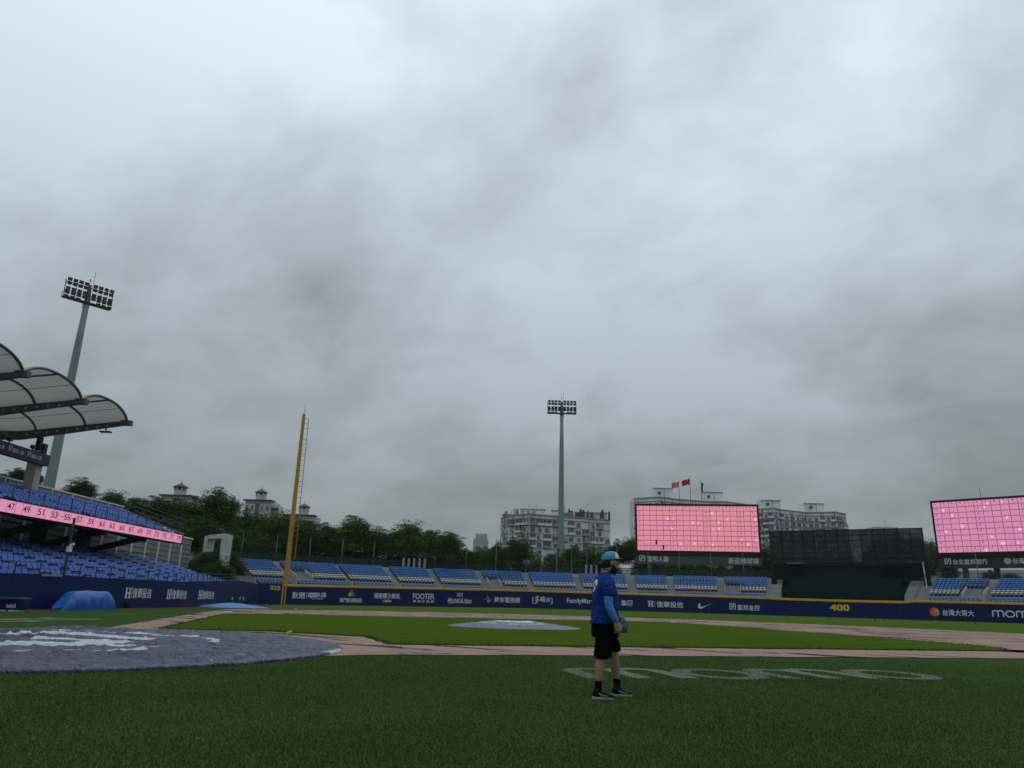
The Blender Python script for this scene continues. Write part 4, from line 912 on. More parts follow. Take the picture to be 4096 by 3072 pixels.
logo_h(W1, sb1, 2557, 2581, 2218, 2244.5, off=SGN); sword(W1, sb1, '富邦人壽', 2588.6, 2675, 2224, 2247.5); sword(W1, sb1, '新莊棒球場', 2915, 3036, 2231.5, 2256)
PL, PR = at_w(3700, 2110, 140.6)[:2], at_w(4096, 2100, 130)[:2]; PR = PL+(PR-PL)*2.2; _w = WallLine([PL, PR])
u0 = _w.hit(3741, 2110)[0]; cw = (_w.hit(4083, 2090)[0]-u0)/9.95; u1 = u0+cw*18; z0, z1 = _w.hit(3900, 2209)[1], _w.hit(3900, 2001)[1]; s1_, s0_ = _w.hit(3900, 2222)[1], _w.hit(3900, 2272)[1]
cells = [(RNG.integers(0, 18), RNG.integers(0, 9), RNG.random()*.6, RNG.random()*.55, .18+.2*RNG.random()) for _ in range(22)]
sb2, W2 = scoreboard(PL, PR, u0, u1, z0, z1, s0_, s1_, 'pink gridded video scoreboard tilted beyond the right bleacher', PINK3, M_BOARD2, [_w.hit(3858, 2290)[0], _w.hit(3985, 2290)[0], _w.hit(4180, 2290)[0]], cells)
logo_h(W2, sb2, 3776, 3803, 2232, 2257, off=SGN); sword(W2, sb2, '台北富邦銀行', 3810, 3949, 2236, 2257.5)
mb = MB(); sp = W2.span(4015, 4043, 2231, 2256)
for k in range(5):
    a = 2*math.pi*k/5+.3; put_poly(mb, [(.5, .5), (.5+.5*math.cos(a), .5+.5*math.sin(a)), (.5+.5*math.cos(a+.75), .5+.5*math.sin(a+.75))], lambda u, v: W2.at(u, v, SGN), *sp, 0)
stroke(mb, [(.5+.46*math.cos(t), .5+.46*math.sin(t)) for t in np.linspace(0, 2*math.pi, 18)[:-1]], .08, lambda u, v: W2.at(u, v, SGN+.004), *sp, closed=True); mb.build('logo', M_WHITE, parent=sb2)
word(W2, sb2, '台灣大哥大', 4050, 4172, 2231, 2254, 0, .018, off=SGN)
p = W2.at(W2.hit(3928, 2050)[0], z1, -1); mb = MB(); mb.tube([(p[0], p[1], z1-.2), (p[0], p[1], z1+2.3)], .04, 5); mb.build('lightning_rod', M_STEEL, parent=sb2)
# three flags standing behind the first scoreboard
flagpole(2727, 1925, 2240, 152, 'flagpole with a faded pink flag behind the pink scoreboard', flying(M_FLAGP, None, 1.45, 1.15, -.25), r=.09)
flagpole(2773, 1912, 2240, 152, 'flagpole with a red flag bearing a blue canton and white sun behind the scoreboard', flying(M_FLAGR, M_FLAGN, 1.65, 1.2, -.5), r=.09)
flagpole(2818, 1925, 2240, 152, 'flagpole with a limp navy flag behind the pink scoreboard', droop(M_FLAGN), r=.09)

# ================================================================= batter's eye screen
BY = 130.0
be = thing('batter_screen', (0, BY, 0), 'dark green batter background structure with black net frame on top', 'screen')
def bq(x, y, yy=BY): return on_plane(x, y, (0, yy, 0), (0, 1, 0))
bx0, bx1 = bq(3088, 2260)[0], bq(3706, 2260)[0]; bzt = bq(3400, 2119)[2]; bzm = bq(3400, 2253)[2]; bz0 = 1.0
M_BLACKNET = net_mat('black_net', (.007, .008, .010), .93); M_FRAMEK = mat('black_frame', (.010, .012, .014), .6)
nc, nr = 13, 6
for i in range(nc):
    xa, xb = bx0+(bx1-bx0)*i/nc, bx0+(bx1-bx0)*(i+1)/nc
    for j in range(nr):
        za, zb = bzm+(bzt-bzm)*j/nr, bzm+(bzt-bzm)*(j+1)/nr; mb = MB(); s_ = .10*(RNG.random()-.5)
        mb.add([(xa, BY, za), ((xa+xb)/2, BY+.05+s_, za), (xb, BY, za), (xa, BY, zb), ((xa+xb)/2, BY+.05+s_, zb), (xb, BY, zb)], [(0, 1, 4, 3), (1, 2, 5, 4)]); mb.build('net_panel', M_BLACKNET, parent=be)
for i in range(nc+1):
    x = bx0+(bx1-bx0)*i/nc; mb = MB(); mb.bar((x, BY-.05, bzm-.2), (x, BY-.05, bzt+.1), .18); mb.build('upright', M_FRAMEK, parent=be)
for j in range(nr+1):
    z = bzm+(bzt-bzm)*j/nr; mb = MB(); mb.bar((bx0-.12, BY-.18, z), (bx1+.12, BY-.18, z), .09, .11); mb.build('crossbar', M_FRAMEK, parent=be)
for i in range(1, nc):
    x = bx0+(bx1-bx0)*i/nc; mb = MB(); mb.bar((x, BY+.2, bzm+2.2), (x+.1, BY+2.6, bzm-.2), .12); mb.build('strut', M_GSTEEL, parent=be)
mb = MB(); mb.bar((bx0+.1, BY+.3, bzm+3.2), (bx0+3.0, BY+1, bzm), .1); mb.build('strut', M_GSTEEL, parent=be)
def wallpiece(x0, x1, z0, z1, y, name='green_wall', m=M_DGREEN, th=.4):
    mb = MB(); mb.box(((x0+x1)/2, y+th/2, (z0+z1)/2), (x1-x0, th, z1-z0)); return mb.build(name, m, parent=be)
X = lambda px, py=2290: bq(px, py)[0]
Z = lambda py: bq(3400, py)[2]
wallpiece(bx0-.2, bx1+.3, 0, bzm-.05, BY+3.2, 'back_wall')
wallpiece(bx0-.25, X(3105), 2, bzm, BY-.2, 'side_pier'); wallpiece(X(3690), bx1+.35, 2, bzm, BY-.2, 'side_pier')
wallpiece(X(3226), X(3528), Z(2316), Z(2268), BY-.6, 'centre_wall'); wallpiece(X(3222), X(3524), Z(2266), Z(2251), BY-.95, 'ledge', th=.9)
wallpiece(bx0-.2, bx1+.3, bzm-.42, bzm-.05, BY-.1, 'lintel'); wallpiece(X(3154), X(3228), Z(2254)-.1, Z(2249), BY-.7, 'awning', M_GSTEEL, .6)
wallpiece(bx0, X(3162), Z(2322), Z(2314), BY-.4, 'floor_edge'); wallpiece(X(3600), bx1+.2, Z(2322), Z(2314), BY-.4, 'floor_edge')
wallpiece(X(3162), X(3600), 0, Z(2314), BY-.75, 'front_wall'); wallpiece(bx0-.1, X(3160), 0, Z(2350), BY-.7, 'front_wall'); wallpiece(X(3602), bx1+.25, 0, Z(2350), BY-.7, 'front_wall')
mb = MB(); mb.box(((bx0+bx1)/2, BY-3.9, 1.0), (bx1-bx0+.2, 6.0, 2.0)); mb.build('floor', M_DGREEN, parent=be)
for xa, xb in ((X(3110), X(3150)), (X(3624), X(3684))):
    mb = MB()
    for f in (.4, .75): mb.bar((xa, BY-.3, Z(2316)+f), (xb, BY-.3, Z(2316)+f), .05)
    for x in np.linspace(xa, xb, 4): mb.bar((x, BY-.3, Z(2316)-.1), (x, BY-.3, Z(2316)+.78), .05)
    mb.build('balcony_rail', M_DGREEN, parent=be)
rail(be, [(X(3700), BY-1, Z(2315)), (X(3655), BY-7, 2.6)], .9, 1.0, .03, (.5,), 'stair_rail')
mb = MB(); mb.tube([(X(3700)+.1, BY-.9, 2.4), (X(3700)-.1, BY-.9, Z(2250))], .09, 6); mb.build('drain_pipe', M_POST, parent=be)

# ================================================================= light masts
M_LAMP = mat('lamp_housing', (.055, .060, .058), .5, .15, 3, island=.3); M_LENS = mat('lamp_glass', (.10, .10, .085), .25, .1, 3)
M_MAST = mat('mast_grey_green', (.20, .24, .24), .5, .08, .5, dirt=.25, dirt_col=(.10, .125, .125), dscale=.4, streak=True)
def lamp_mesh():
    mb = MB(); mb.rings([[(-.25*k, y, -.24*k) for k in (1,)]+[(.28*k, y, -.24*k), (.28*k, y, .24*k), (-.28*k, y, .24*k)] for y, k in ((-.14, 1.0), (-.05, 1.04), (.10, .72), (.16, .5))])
    me = bpy.data.meshes.new('floodlamp'); me.from_pydata(mb.v, [], mb.f); me.materials.append(M_LAMP); return me
def lens_mesh():
    mb = MB(); mb.quad((-.21, -.145, -.20), (.21, -.145, -.20), (.21, -.145, .20), (-.21, -.145, .20))
    me = bpy.data.meshes.new('lens'); me.from_pydata(mb.v, [], mb.f); me.materials.append(M_LENS); return me
LAMP, LENS = lamp_mesh(), lens_mesh()
def light_mast(x, y, ztop, bar_ang, label, seed):
    rr = random.Random(seed); zg = gz(x, y)-.1; o = thing('light_mast', (x, y, zg), label, 'light mast', 'stadium light masts')
    d = np.array([math.cos(bar_ang), math.sin(bar_ang), 0]); q = np.array([d[1], -d[0], 0]); c = np.array([x, y, 0]); zb = ztop-2.6
    mb = MB(); mb.tube([c+np.array([0, 0, z]) for z in (zg, 10, 22, 34, zb-.4)], [.78, .70, .58, .45, .36], 14); mb.build('mast', M_MAST, parent=o, smooth=True)
    mb = MB(); mb.tube([c+np.array([0, 0, zb-.6]), c+np.array([0, 0, zb+.2]), c+np.array([0, 0, ztop+.1])], [.36, .42, .2], 8); mb.box(c+np.array([0, 0, zb]), (6.3, 1.0, .12), (d, q, (0, 0, 1)))
    for e in (-1, 1):
        mb.bar(c+d*3.1*e+q*.35+np.array([0, 0, zb]), c+d*3.1*e+np.array([0, 0, ztop]), .09); mb.bar(c+d*3.1*e-q*.5+np.array([0, 0, zb]), c+d*3.1*e-q*.5+np.array([0, 0, zb+.9]), .06)
        mb.bar(c+d*1.6*e+np.array([0, 0, zb]), c+d*1.6*e+np.array([0, 0, ztop]), .05); mb.bar(c+d*.42*e-q*.2+np.array([0, 0, zb-.75]), c+d*.42*e-q*.2+np.array([0, 0, zb]), .07)
    mb.bar(c-d*.45-q*.2+np.array([0, 0, zb-.75]), c+d*.45-q*.2+np.array([0, 0, zb-.75]), .07)
    for z in (zb+1.0, ztop-.35): mb.bar(c-d*3.15+q*.12+np.array([0, 0, z]), c+d*3.15+q*.12+np.array([0, 0, z]), .10)
    mb.bar(c-d*3.1-q*.5+np.array([0, 0, zb+.9]), c+d*3.1-q*.5+np.array([0, 0, zb+.9]), .04)
    mb.build('head_frame', M_GSTEEL, parent=o)
    mb = MB(); mb.tube([c+d*.35+np.array([0, 0, ztop-.2]), c+d*.35+np.array([0, 0, ztop+2.3])], .03, 5); mb.build('lightning_rod', M_GSTEEL, parent=o)
    mb = MB(); mb.tube([c-d*.12+np.array([0, 0, ztop-.2]), c-d*.12+np.array([0, 0, ztop+.75])], .02, 5); mb.tube([c-d*.12+np.array([0, 0, ztop+.7]), c-d*.12+np.array([0, 0, ztop+1.0])], .09, 6); mb.build('beacon', M_GSTEEL, parent=o)
    for zi, z in enumerate((ztop-.02, ztop-.60, zb+1.22, zb+.64, zb+.02)):
        for k in range(8):
            if zi == 4 and k in (3, 4): continue
            u = -2.75+.72*k+(.45 if k > 3 else 0); p = c+d*u+q*.45+np.array([0, 0, z])
            ob = bpy.data.objects.new('floodlamp', LAMP); COL.objects.link(ob); ob.parent = o; ob.location = p-WLOC[o.name]; ya = math.atan2(-q[1], -q[0])-math.pi/2
            ob.rotation_euler = (math.radians(rr.uniform(18, 34)), 0, ya+math.radians(rr.uniform(-38, 38)*(k-3.5)/3.5+rr.uniform(-8, 8)))
            le = bpy.data.objects.new('lens', LENS); COL.objects.link(le); le.parent = ob
    return o
_b = at_w(2243, 2270, 150); light_mast(_b[0], _b[1], 43.0, math.radians(32), 'tall grey-green stadium light mast behind the outfield bleacher', 3)
_a = at_z(361, 1144, 42.2); light_mast(_a[0], _a[1], 42.2, math.radians(79.7), 'tall grey-green stadium light mast behind the canopy roof', 5)

# ================================================================= foul pole
M_FYEL = mat('foul_pole_yellow', (.40, .235, .016), .5, .12, .7, dirt=.4, dirt_col=(.30, .155, .018), dscale=.35, streak=True)
zb, zt = COR.hit(1125, 2337)[1]-.2, 28.75
fo = thing('foul_pole', (POLE[0]-.1, POLE[1]+.25, gz(*POLE)), 'tall tapered yellow foul pole with ladder frame at the corner of the wall', 'foul pole')
pc = np.array([POLE[0]-.12, POLE[1]+.35, 0]); dx = np.array([CR[0], CR[1], 0]); dx /= np.linalg.norm(dx); dy = np.array([-dx[1], dx[0], 0])
mb = MB(); rings = []
for z, w in ((gz(*POLE)-.1, .32), (zb, .32), (zt, .21)): rings.append([pc+dx*w*a+dy*w*b+np.array([0, 0, z]) for a, b in ((-1, -.6), (-.6, -1), (1, -1), (1, 1), (-1, 1))])
mb.rings(rings); mb.build('pole', M_FYEL, parent=fo)
lad0, lad1 = 6.3, zt-.7; rx = lambda z: .32+(.21-.32)*(z-zb)/(zt-zb)
mb = MB(); mb.bar(pc+dx*(rx(lad0)+.72)+np.array([0, 0, lad0]), pc+dx*(rx(lad1)+.62)+np.array([0, 0, lad1]), .07); fr_ = mb.build('ladder_frame', M_FYEL, parent=fo)
for z in np.linspace(lad0, lad1, 27):
    mb = MB(); mb.bar(pc+dx*(rx(z)-.03)+np.array([0, 0, z]), pc+dx*(rx(z)+.70)+np.array([0, 0, z-.03]), .055); mb.build('rung', M_FYEL, parent=fr_)
mb = MB(); mb.tube([pc+np.array([0, 0, zt-.05]), pc+dx*.1+np.array([0, 0, zt+2.1])], [.035, .02], 5); mb.build('lightning_rod', M_GSTEEL, parent=fo)

# ================================================================= apartment blocks
def bwall(name, c, d=.35): return mat(name, c, .8, .1, .12, dirt=d, dirt_col=tuple(x*.45 for x in c), dscale=.16, streak=True)
M_GLASS = mat('window_glass', (.075, .085, .090), .2, .35, .4, island=.5); M_WFRAME = mat('window_frame', (.30, .31, .31), .6, .2, .5, island=.35); M_BAND_G = mat('grey_band', (.25, .262, .27), .8, .1, .2)
M_RUST = mat('window_cage', (.14, .125, .115), .7, .2, .5, island=.4)
def apartment(name, label, corners, z1, fh, floors, bays, mw, mband, seed, parapet=1.6, stripes=False, depth=14, deco=True):
    """corners: XY points of the visible facades from left to right"""
    rr = random.Random(seed); c = [np.asarray(p, float) for p in corners]; away = np.array([CF[0], CF[1]]); away /= np.linalg.norm(away)
    base = sum(c)/len(c)+away*depth/2; o = thing(name, (base[0], base[1], gz(*base)-.1), label, 'building')
    poly = c+[c[-1]+away*depth, c[0]+away*depth]; mb = MB(); mb.prism(poly[::-1], -.5, z1); mb.build('wall', mw, parent=o)
    for i, (a, b) in enumerate(zip(c, c[1:])):
        t = (b-a)/np.linalg.norm(b-a); n = np.array([t[1], -t[0]]); Ln = np.linalg.norm(b-a); P = lambda s, z, off=0: np.array([*(a+t*s+n*off), z]); ax = (np.array([*t, 0]), np.array([*n, 0]), np.array([0, 0, 1.]))
        mb = MB(); mb.box(P(Ln/2, z1-.1, .12), (Ln+.3, .5, .5), ax); mb.build('cornice', mband, parent=o)
        mb = MB(); mb.box(P(Ln/2, z1-parapet-.05, .08), (Ln+.1, .35, .35), ax); mb.build('cornice', mband, parent=o)
        nb = bays[i]; bw = Ln/nb
        for f in range(floors):
            zc = z1-parapet-fh*(f+.55)
            mb = MB(); mb.box(P(Ln/2, zc-fh*.5, .05), (Ln+.02, .2, .28 if not stripes else fh*.42), ax); mb.build('floor_band', mband, parent=o)
            for k in range(nb):
                kind = rr.random(); s = bw*(k+.5)+rr.uniform(-.08, .08)*bw; ww = bw*rr.uniform(.42, .72); wh = fh*rr.uniform(.42, .55)
                if kind < .12 and not stripes: continue
                if kind > .62:     # balcony with enclosed window or laundry cage
                    mb = MB(); mb.box(P(s, zc-fh*.26, .55), (bw*.86, 1.0, fh*.34), ax); mb.build('balcony', mw if rr.random() < .7 else mband, parent=o)
                    mb = MB(); mb.box(P(s, zc+fh*.17, .35), (bw*.8, .7, fh*.48), ax, 0); 
                    for q in range(rr.randint(2, 5)): mb.box(P(s+bw*.7*(rr.random()-.5), zc+fh*.17, .72), (.12+.7*rr.random(), .05, fh*.42), ax, 1)
                    mb.build('window', [M_GLASS, M_RUST if rr.random() < .5 else M_WFRAME], parent=o)
                else:
                    mb = MB(); mb.box(P(s, zc, .06), (ww, .16, wh), ax, 0)
                    for q in (-.5, 0, .5): mb.box(P(s+ww*q*.96, zc, .16), (.1, .06, wh), ax, 1)
                    mb.box(P(s, zc-wh/2, .2), (ww+.3, .3, .12), ax, 1)
                    if rr.random() < .35: mb.box(P(s+ww*.5*rr.choice((-1, 1)), zc-wh*.3, .35), (.8, .5, .55), ax, 1)
                    if rr.random() < .25: mb.box(P(s+ww*.2, zc, .15), (ww*.4, .04, wh*.8), ax, 2)
                    mb.build('window', [M_GLASS, M_WFRAME, M_POST], parent=o)
        if deco:
            for k in range(3): s = Ln*rr.random(); mb = MB(); mb.bar(P(s, z1-parapet-fh*floors, .15), P(s, z1-.3, .15), .16); mb.build('drain_pipe', M_GSTEEL, parent=o)
    return o
def xy(x, y, w): return at_w(x, y, w)[:2]
M_WA = bwall('render_pale_grey', (.60, .605, .61), .4); M_WB = bwall('tile_off_white', (.62, .62, .615), .3); M_WC = bwall('tile_pale', (.44, .44, .45), .3); M_STONE = bwall('cupola_stone', (.50, .48, .45), .4); M_SLATE = mat('slate_roof', (.055, .058, .066), .7, .15, .4)
# block A: angled balconies, cluttered roof
zA = 36.6
A = apartment('apartment_block', 'weathered pale grey apartment block with cluttered roof behind the light mast', [xy(2006, 2080, 330), xy(2036, 2074, 318), xy(2118, 2062, 310), xy(2172, 2066, 313), xy(2242, 2072, 316), xy(2440, 2084, 325)], zA, 3.1, 7, [1, 3, 2, 2, 7], M_WA, M_BAND_G, 11)
rr = random.Random(4)
def rooftop(o, x0, x1, w, z0, h, m, name, dep=6):
    a, b = xy(x0, 2050, w), xy(x1, 2050, w); away = np.array([CF[0], CF[1]]); mb = MB(); mb.prism([a, b, b+away*dep, a+away*dep], z0, z0+h); ob = mb.build(name, m, parent=o)
    t = (b-a); Ln = np.linalg.norm(t); t /= Ln; n = np.array([t[1], -t[0]]); ax = (np.array([*t, 0]), np.array([*n, 0]), np.array([0, 0, 1.])); mb = MB(); mb.box((*(a+t*Ln/2+n*.1), z0+h-.2), (Ln+.4, .4, .5), ax)
    k = 0
    s = 1.2
    while s < Ln-1.5 and h < 4.5:
        if rr.random() < .7: mb.box((*(a+t*s+n*.05), z0+h*.45), (1.1+rr.random(), .16, h*.38), ax)
        s += 2.4
    mb.build('trim', M_BAND_G, parent=ob); return ob
rooftop(A, 2080, 2182, 316, zA, 2.7, M_WA, 'roof_room'); rooftop(A, 2204, 2250, 320, zA, 2.9, M_WA, 'roof_room'); rooftop(A, 2298, 2428, 326, zA-.2, 3.3, M_WA, 'roof_room'); rooftop(A, 2010, 2074, 330, zA-.3, 2.1, M_RUST, 'roof_room'); rooftop(A, 2256, 2292, 322, zA, 2.2, M_RUST, 'roof_room')
for x, hgt, wd in ((2022, 3.4, .5), (2046, 3.1, .2), (2064, 4.3, .9), (2104, 4.6, 1.6), (2117, 5.2, .15), (2131, 4.6, .15), (2144, 5.4, .15), (2258, 5.6, .2), (2278, 5.0, 1.4), (2285, 4.4, 1.2), (2311, 5.0, 2.2), (2355, 4.2, 1.3), (2418, 5.6, 1.9)):
    p = xy(x, 2050, 324); mb = MB()
    if wd > .3:
        for q in range(5):
            xx = p[0]+wd*(rr.random()-.5)*2.2; zz = zA+hgt*(.50+.38*rr.random()); mb.tube([(xx, p[1]+q*.3, zA-.2), (xx, p[1]+q*.3, zz-.25), (xx, p[1]+q*.3, zz)], [wd*.26, wd*.26, wd*.1], 8)
    else: mb.tube([(p[0], p[1], zA-.2), (p[0]+.2, p[1], zA+hgt)], wd*.4, 5); mb.bar((p[0]-.5, p[1], zA+hgt*.9), (p[0]+.5, p[1], zA+hgt*.9), .08)
    mb.build('roof_tank' if wd > .3 else 'antenna', M_SLATE, parent=A)
# blocks B and C: banded towers with stair heads
def block_b(name, label, xs, ys, ws, heads, bays, seed, floors=7):
    z1 = at_w(xs[len(xs)//2], ys[len(ys)//2], ws[len(ws)//2])[2]
    o = apartment(name, label, [xy(x, y, w) for x, y, w in zip(xs, ys, ws)], z1, 3.05, floors, bays, M_WB, M_BAND_G, seed, 2.0, True)
    for x0, x1, w, y in heads:
        zt = at_w((x0+x1)/2, y, w)[2]; h = rooftop(o, x0, x1, w, z1-.2, zt-z1, M_WB, 'stair_head', 8); a, b = xy(x0, 2000, w), xy(x1, 2000, w)
        mb = MB(); t = (b-a)/np.linalg.norm(b-a); n = np.array([t[1], -t[0]]); mb.box((*(a+t*np.linalg.norm(b-a)*.28+n*.05), (z1+zt)/2), (1.6, .2, 1.5), (np.array([*t, 0]), np.array([*n, 0]), np.array([0, 0, 1.]))); mb.box((*(a+t*np.linalg.norm(b-a)*.55+n*.03), (z1+zt)/2), (.15, .1, zt-z1-.6), (np.array([*t, 0]), np.array([*n, 0]), np.array([0, 0, 1.]))); mb.build('vent', M_SLATE, parent=h)
    return o
block_b('apartment_block', 'banded white apartment tower rising behind the pink scoreboard', [2536, 2640, 2700, 2830, 2900, 2981], [2000, 1988, 1993, 2006, 2008, 2018], [374, 366, 372, 378, 376, 384], [(2617, 2694, 374, 1946), (2812, 2895, 382, 1963)], [4, 3, 5, 3, 4], 21, 8)
block_b('apartment_block', 'banded white apartment tower behind the dark batter screen', [3028, 3095, 3130, 3180, 3230, 3300, 3340, 3383], [2040, 2034, 2036, 2044, 2050, 2052, 2050, 2058], [372, 366, 372, 376, 380, 376, 374, 382], [(3047, 3125, 374, 1997), (3218, 3298, 382, 2010)], [3, 2, 2, 2, 3, 2, 2], 22, 8)
# far tower and low roof
M_FAR = bwall('far_tower_hazed', (.40, .405, .43), .15); M_FAR2 = mat('far_tower_glass_hazed', (.30, .305, .33), .6)  # distance haze put into the colours: wall and window strips paled
ft = thing('tower_block', (*xy(1920, 2200, 1050), -.5), 'distant blue-grey stepped tower block between the trees', 'building')
for x0, x1, y, nm in ((1893, 1953, 2155, 'wall'), (1902, 1948, 2134, 'upper_wall')):
    a, b = xy(x0, y, 1050 if nm == 'wall' else 1052), xy(x1, y, 1050 if nm == 'wall' else 1052); z = at_w((x0+x1)/2, y, 1050)[2]; aw = np.array([CF[0], CF[1]])*22; mb = MB(); mb.prism([a, b, b+aw, a+aw], -.5, z); w_ = mb.build(nm, M_FAR, parent=ft)
    t = (b-a)/6
    for k in range(6):
        mb = MB(); c = a+t*(k+.5)-np.array([CF[0], CF[1]])*.3; mb.box((c[0], c[1], z*.5), (1.3, .8, z*.94), (np.array([*(t/np.linalg.norm(t)), 0]), np.array([-t[1], t[0], 0])/np.linalg.norm(t), np.array([0, 0, 1.]))); mb.build('window_strip', M_FAR2, parent=w_)
lb = thing('low_building', (*xy(3545, 2300, 230), -.3), 'pale flat roof edge showing above the dark batter screen', 'building')
a, b = xy(3500, 2115, 230), xy(3590, 2113, 230); z = at_w(3545, 2108, 230)[2]; aw = np.array([CF[0], CF[1]])*10
mb = MB(); mb.prism([a, b, b+aw, a+aw], -.3, z-.7); mb.build('wall', M_WC, parent=lb)
t = (b-a)*.02; mb = MB(); mb.prism([a-t, b+t, b+t+aw, a-t+aw], z-.7, z); r_ = mb.build('roof', M_WC, parent=lb); mb = MB(); p = xy(3541, 2100, 231); mb.tube([(p[0], p[1], z-.1), (p[0], p[1], z+3.0)], .05, 5); mb.build('antenna', M_SLATE, parent=r_)

# cupola buildings beyond the left trees
def cupola(x, ytop, half, ybody, bx0, bx1, w, label, seed, body=True):
    """x, ytop: apex of the roof; half: half width of the lantern in px; ybody: roof line of the house below"""
    rr = random.Random(seed); o = thing('cupola_house', (*xy(x, 2300, w), -.4), label, 'building'); zz = lambda y: at_w(x, y, w)[2]; c = xy(x, ybody, w); m = w/FPX; R_ = half*m
    oct_ = lambda r: [np.array([c[0]+r*math.cos(2*math.pi*(k+.5)/8), c[1]+r*math.sin(2*math.pi*(k+.5)/8)]) for k in range(8)]
    zr = zz(ytop+18*(half/24)); zb = zz(ybody)
    mb = MB(); mb.prism(oct_(R_), zb-3, zr-1.6*half/24); mb.build('lantern', M_STONE, parent=o)
    mb = MB()
    for p in oct_(R_*.93): mb.bar((*p, zr-2.0), (*p, zr+.1), .5)
    mb.build('lantern_pier', M_STONE, parent=o)
    mb = MB(); mb.prism(oct_(R_*.6), zr-2.0, zr-.1); mb.build('lantern_core', M_SLATE, parent=o)
    mb = MB(); top = (c[0], c[1], zz(ytop)); rg = [(p[0], p[1], zr) for p in oct_(R_*1.28)]; rg2 = [(p[0], p[1], zr-.35) for p in oct_(R_*1.28)]; mb.add(rg+rg2+[top], [(k, (k+1) % 8, 16) for k in range(8)]+[(k, k+8, (k+1) % 8+8, (k+1) % 8) for k in range(8)]+[tuple(range(15, 7, -1))]); rf_ = mb.build('roof', M_SLATE, parent=o)
    mb = MB(); mb.tube([top, (c[0], c[1], zz(ytop-11))], .10, 5); mb.build('finial', M_SLATE, parent=rf_)
    if body:
        a, b = xy(bx0, ybody, w), xy(bx1, ybody, w); aw = np.array([CF[0], CF[1]])*14; fr = -np.array([CF[0], CF[1]])*R_*1.15; a = a+fr; b = b+fr; mb = MB(); mb.prism([a, b, b+aw, a+aw], -.4, zb); mb.build('wall', M_STONE, parent=o)
        t = (b-a); Ln = np.linalg.norm(t); t /= Ln; n = np.array([t[1], -t[0]]); ax = (np.array([*t, 0]), np.array([*n, 0]), np.array([0, 0, 1.]))
        mb = MB(); mb.box((*(a+t*Ln/2+n*.4-n*2), zb-.1), (Ln+1.6, 5, .5), ax); mb.build('cornice', M_SLATE, parent=o)
        for f in range(3):
            z = zb-3.2-3.3*f
            for k in range(5):
                s = Ln*(k+.5)/5
                if f < 1 and k == 2: continue
                mb = MB(); mb.box((*(a+t*s+n*.05), z), (Ln*.10, .25, 1.7), ax, 0)
                for q in (-1, 0, 1): mb.box((*(a+t*(s+q*Ln*.05)+n*.2), z), (.12, .1, 1.8), ax, 1)
                mb.box((*(a+t*s+n*.2), z-.95), (Ln*.12, .4, .14), ax, 1); mb.build('window', [M_GLASS, M_WFRAME], parent=o)
        mb = MB(); mb.box((*(a+t*Ln*.5+n*.1), zb-5.5), (Ln*.16, .5, 8.0), ax); mb.build('stair_window', M_GLASS, parent=o)
        for k in range(9):
            mb = MB(); mb.box((*(a+t*Ln*(k+.5)/9+n*.06), zb-1.3), (.45, .2, .45), ax); mb.build('vent', M_SLATE, parent=o)
    return o
cupola(718, 1929, 23, 1984, 657, 772, 300, 'cupola house standing above the trees right of the canopy roof', 1)
cupola(880, 1959, 21, 2008, 830, 930, 320, 'cupola house almost hidden by a tree crown, only its roof tip showing', 2)
cupola(1042, 1953, 20, 2003, 990, 1090, 310, 'cupola house with white facade and grid windows beside the foul pole', 3)
cupola(1214, 2012, 19, 2062, 1150, 1258, 310, 'cupola house directly behind the yellow foul pole', 4)
sh = thing('side_house', (*xy(1103, 2300, 312), -.4), 'small white house wing with roof balustrade attached beside the cupola house', 'building')
a, b = xy(1089, 2020, 309), xy(1117, 2022, 309); aw = np.array([CF[0], CF[1]])*8
for y, nm, k in ((2022, 'upper_wall', .8), (2038, 'wall', 1.0)):
    z = at_w(1103, y, 309)[2]; mb = MB(); e = (b-a)*(k-1)*.5; mb.prism([a, b+e, b+e+aw, a+aw], -.4, z); mb.build(nm, M_STONE, parent=sh)
mb = MB(); z = at_w(1103, 2040, 309)[2]
for k in range(4): q = a+(b-a)*(k+.5)/4-np.array([CF[0], CF[1]])*.15; mb.box((q[0], q[1], z+.3), (.6, .4, 1.0)); 
mb.build('balustrade', M_SLATE, parent=sh)

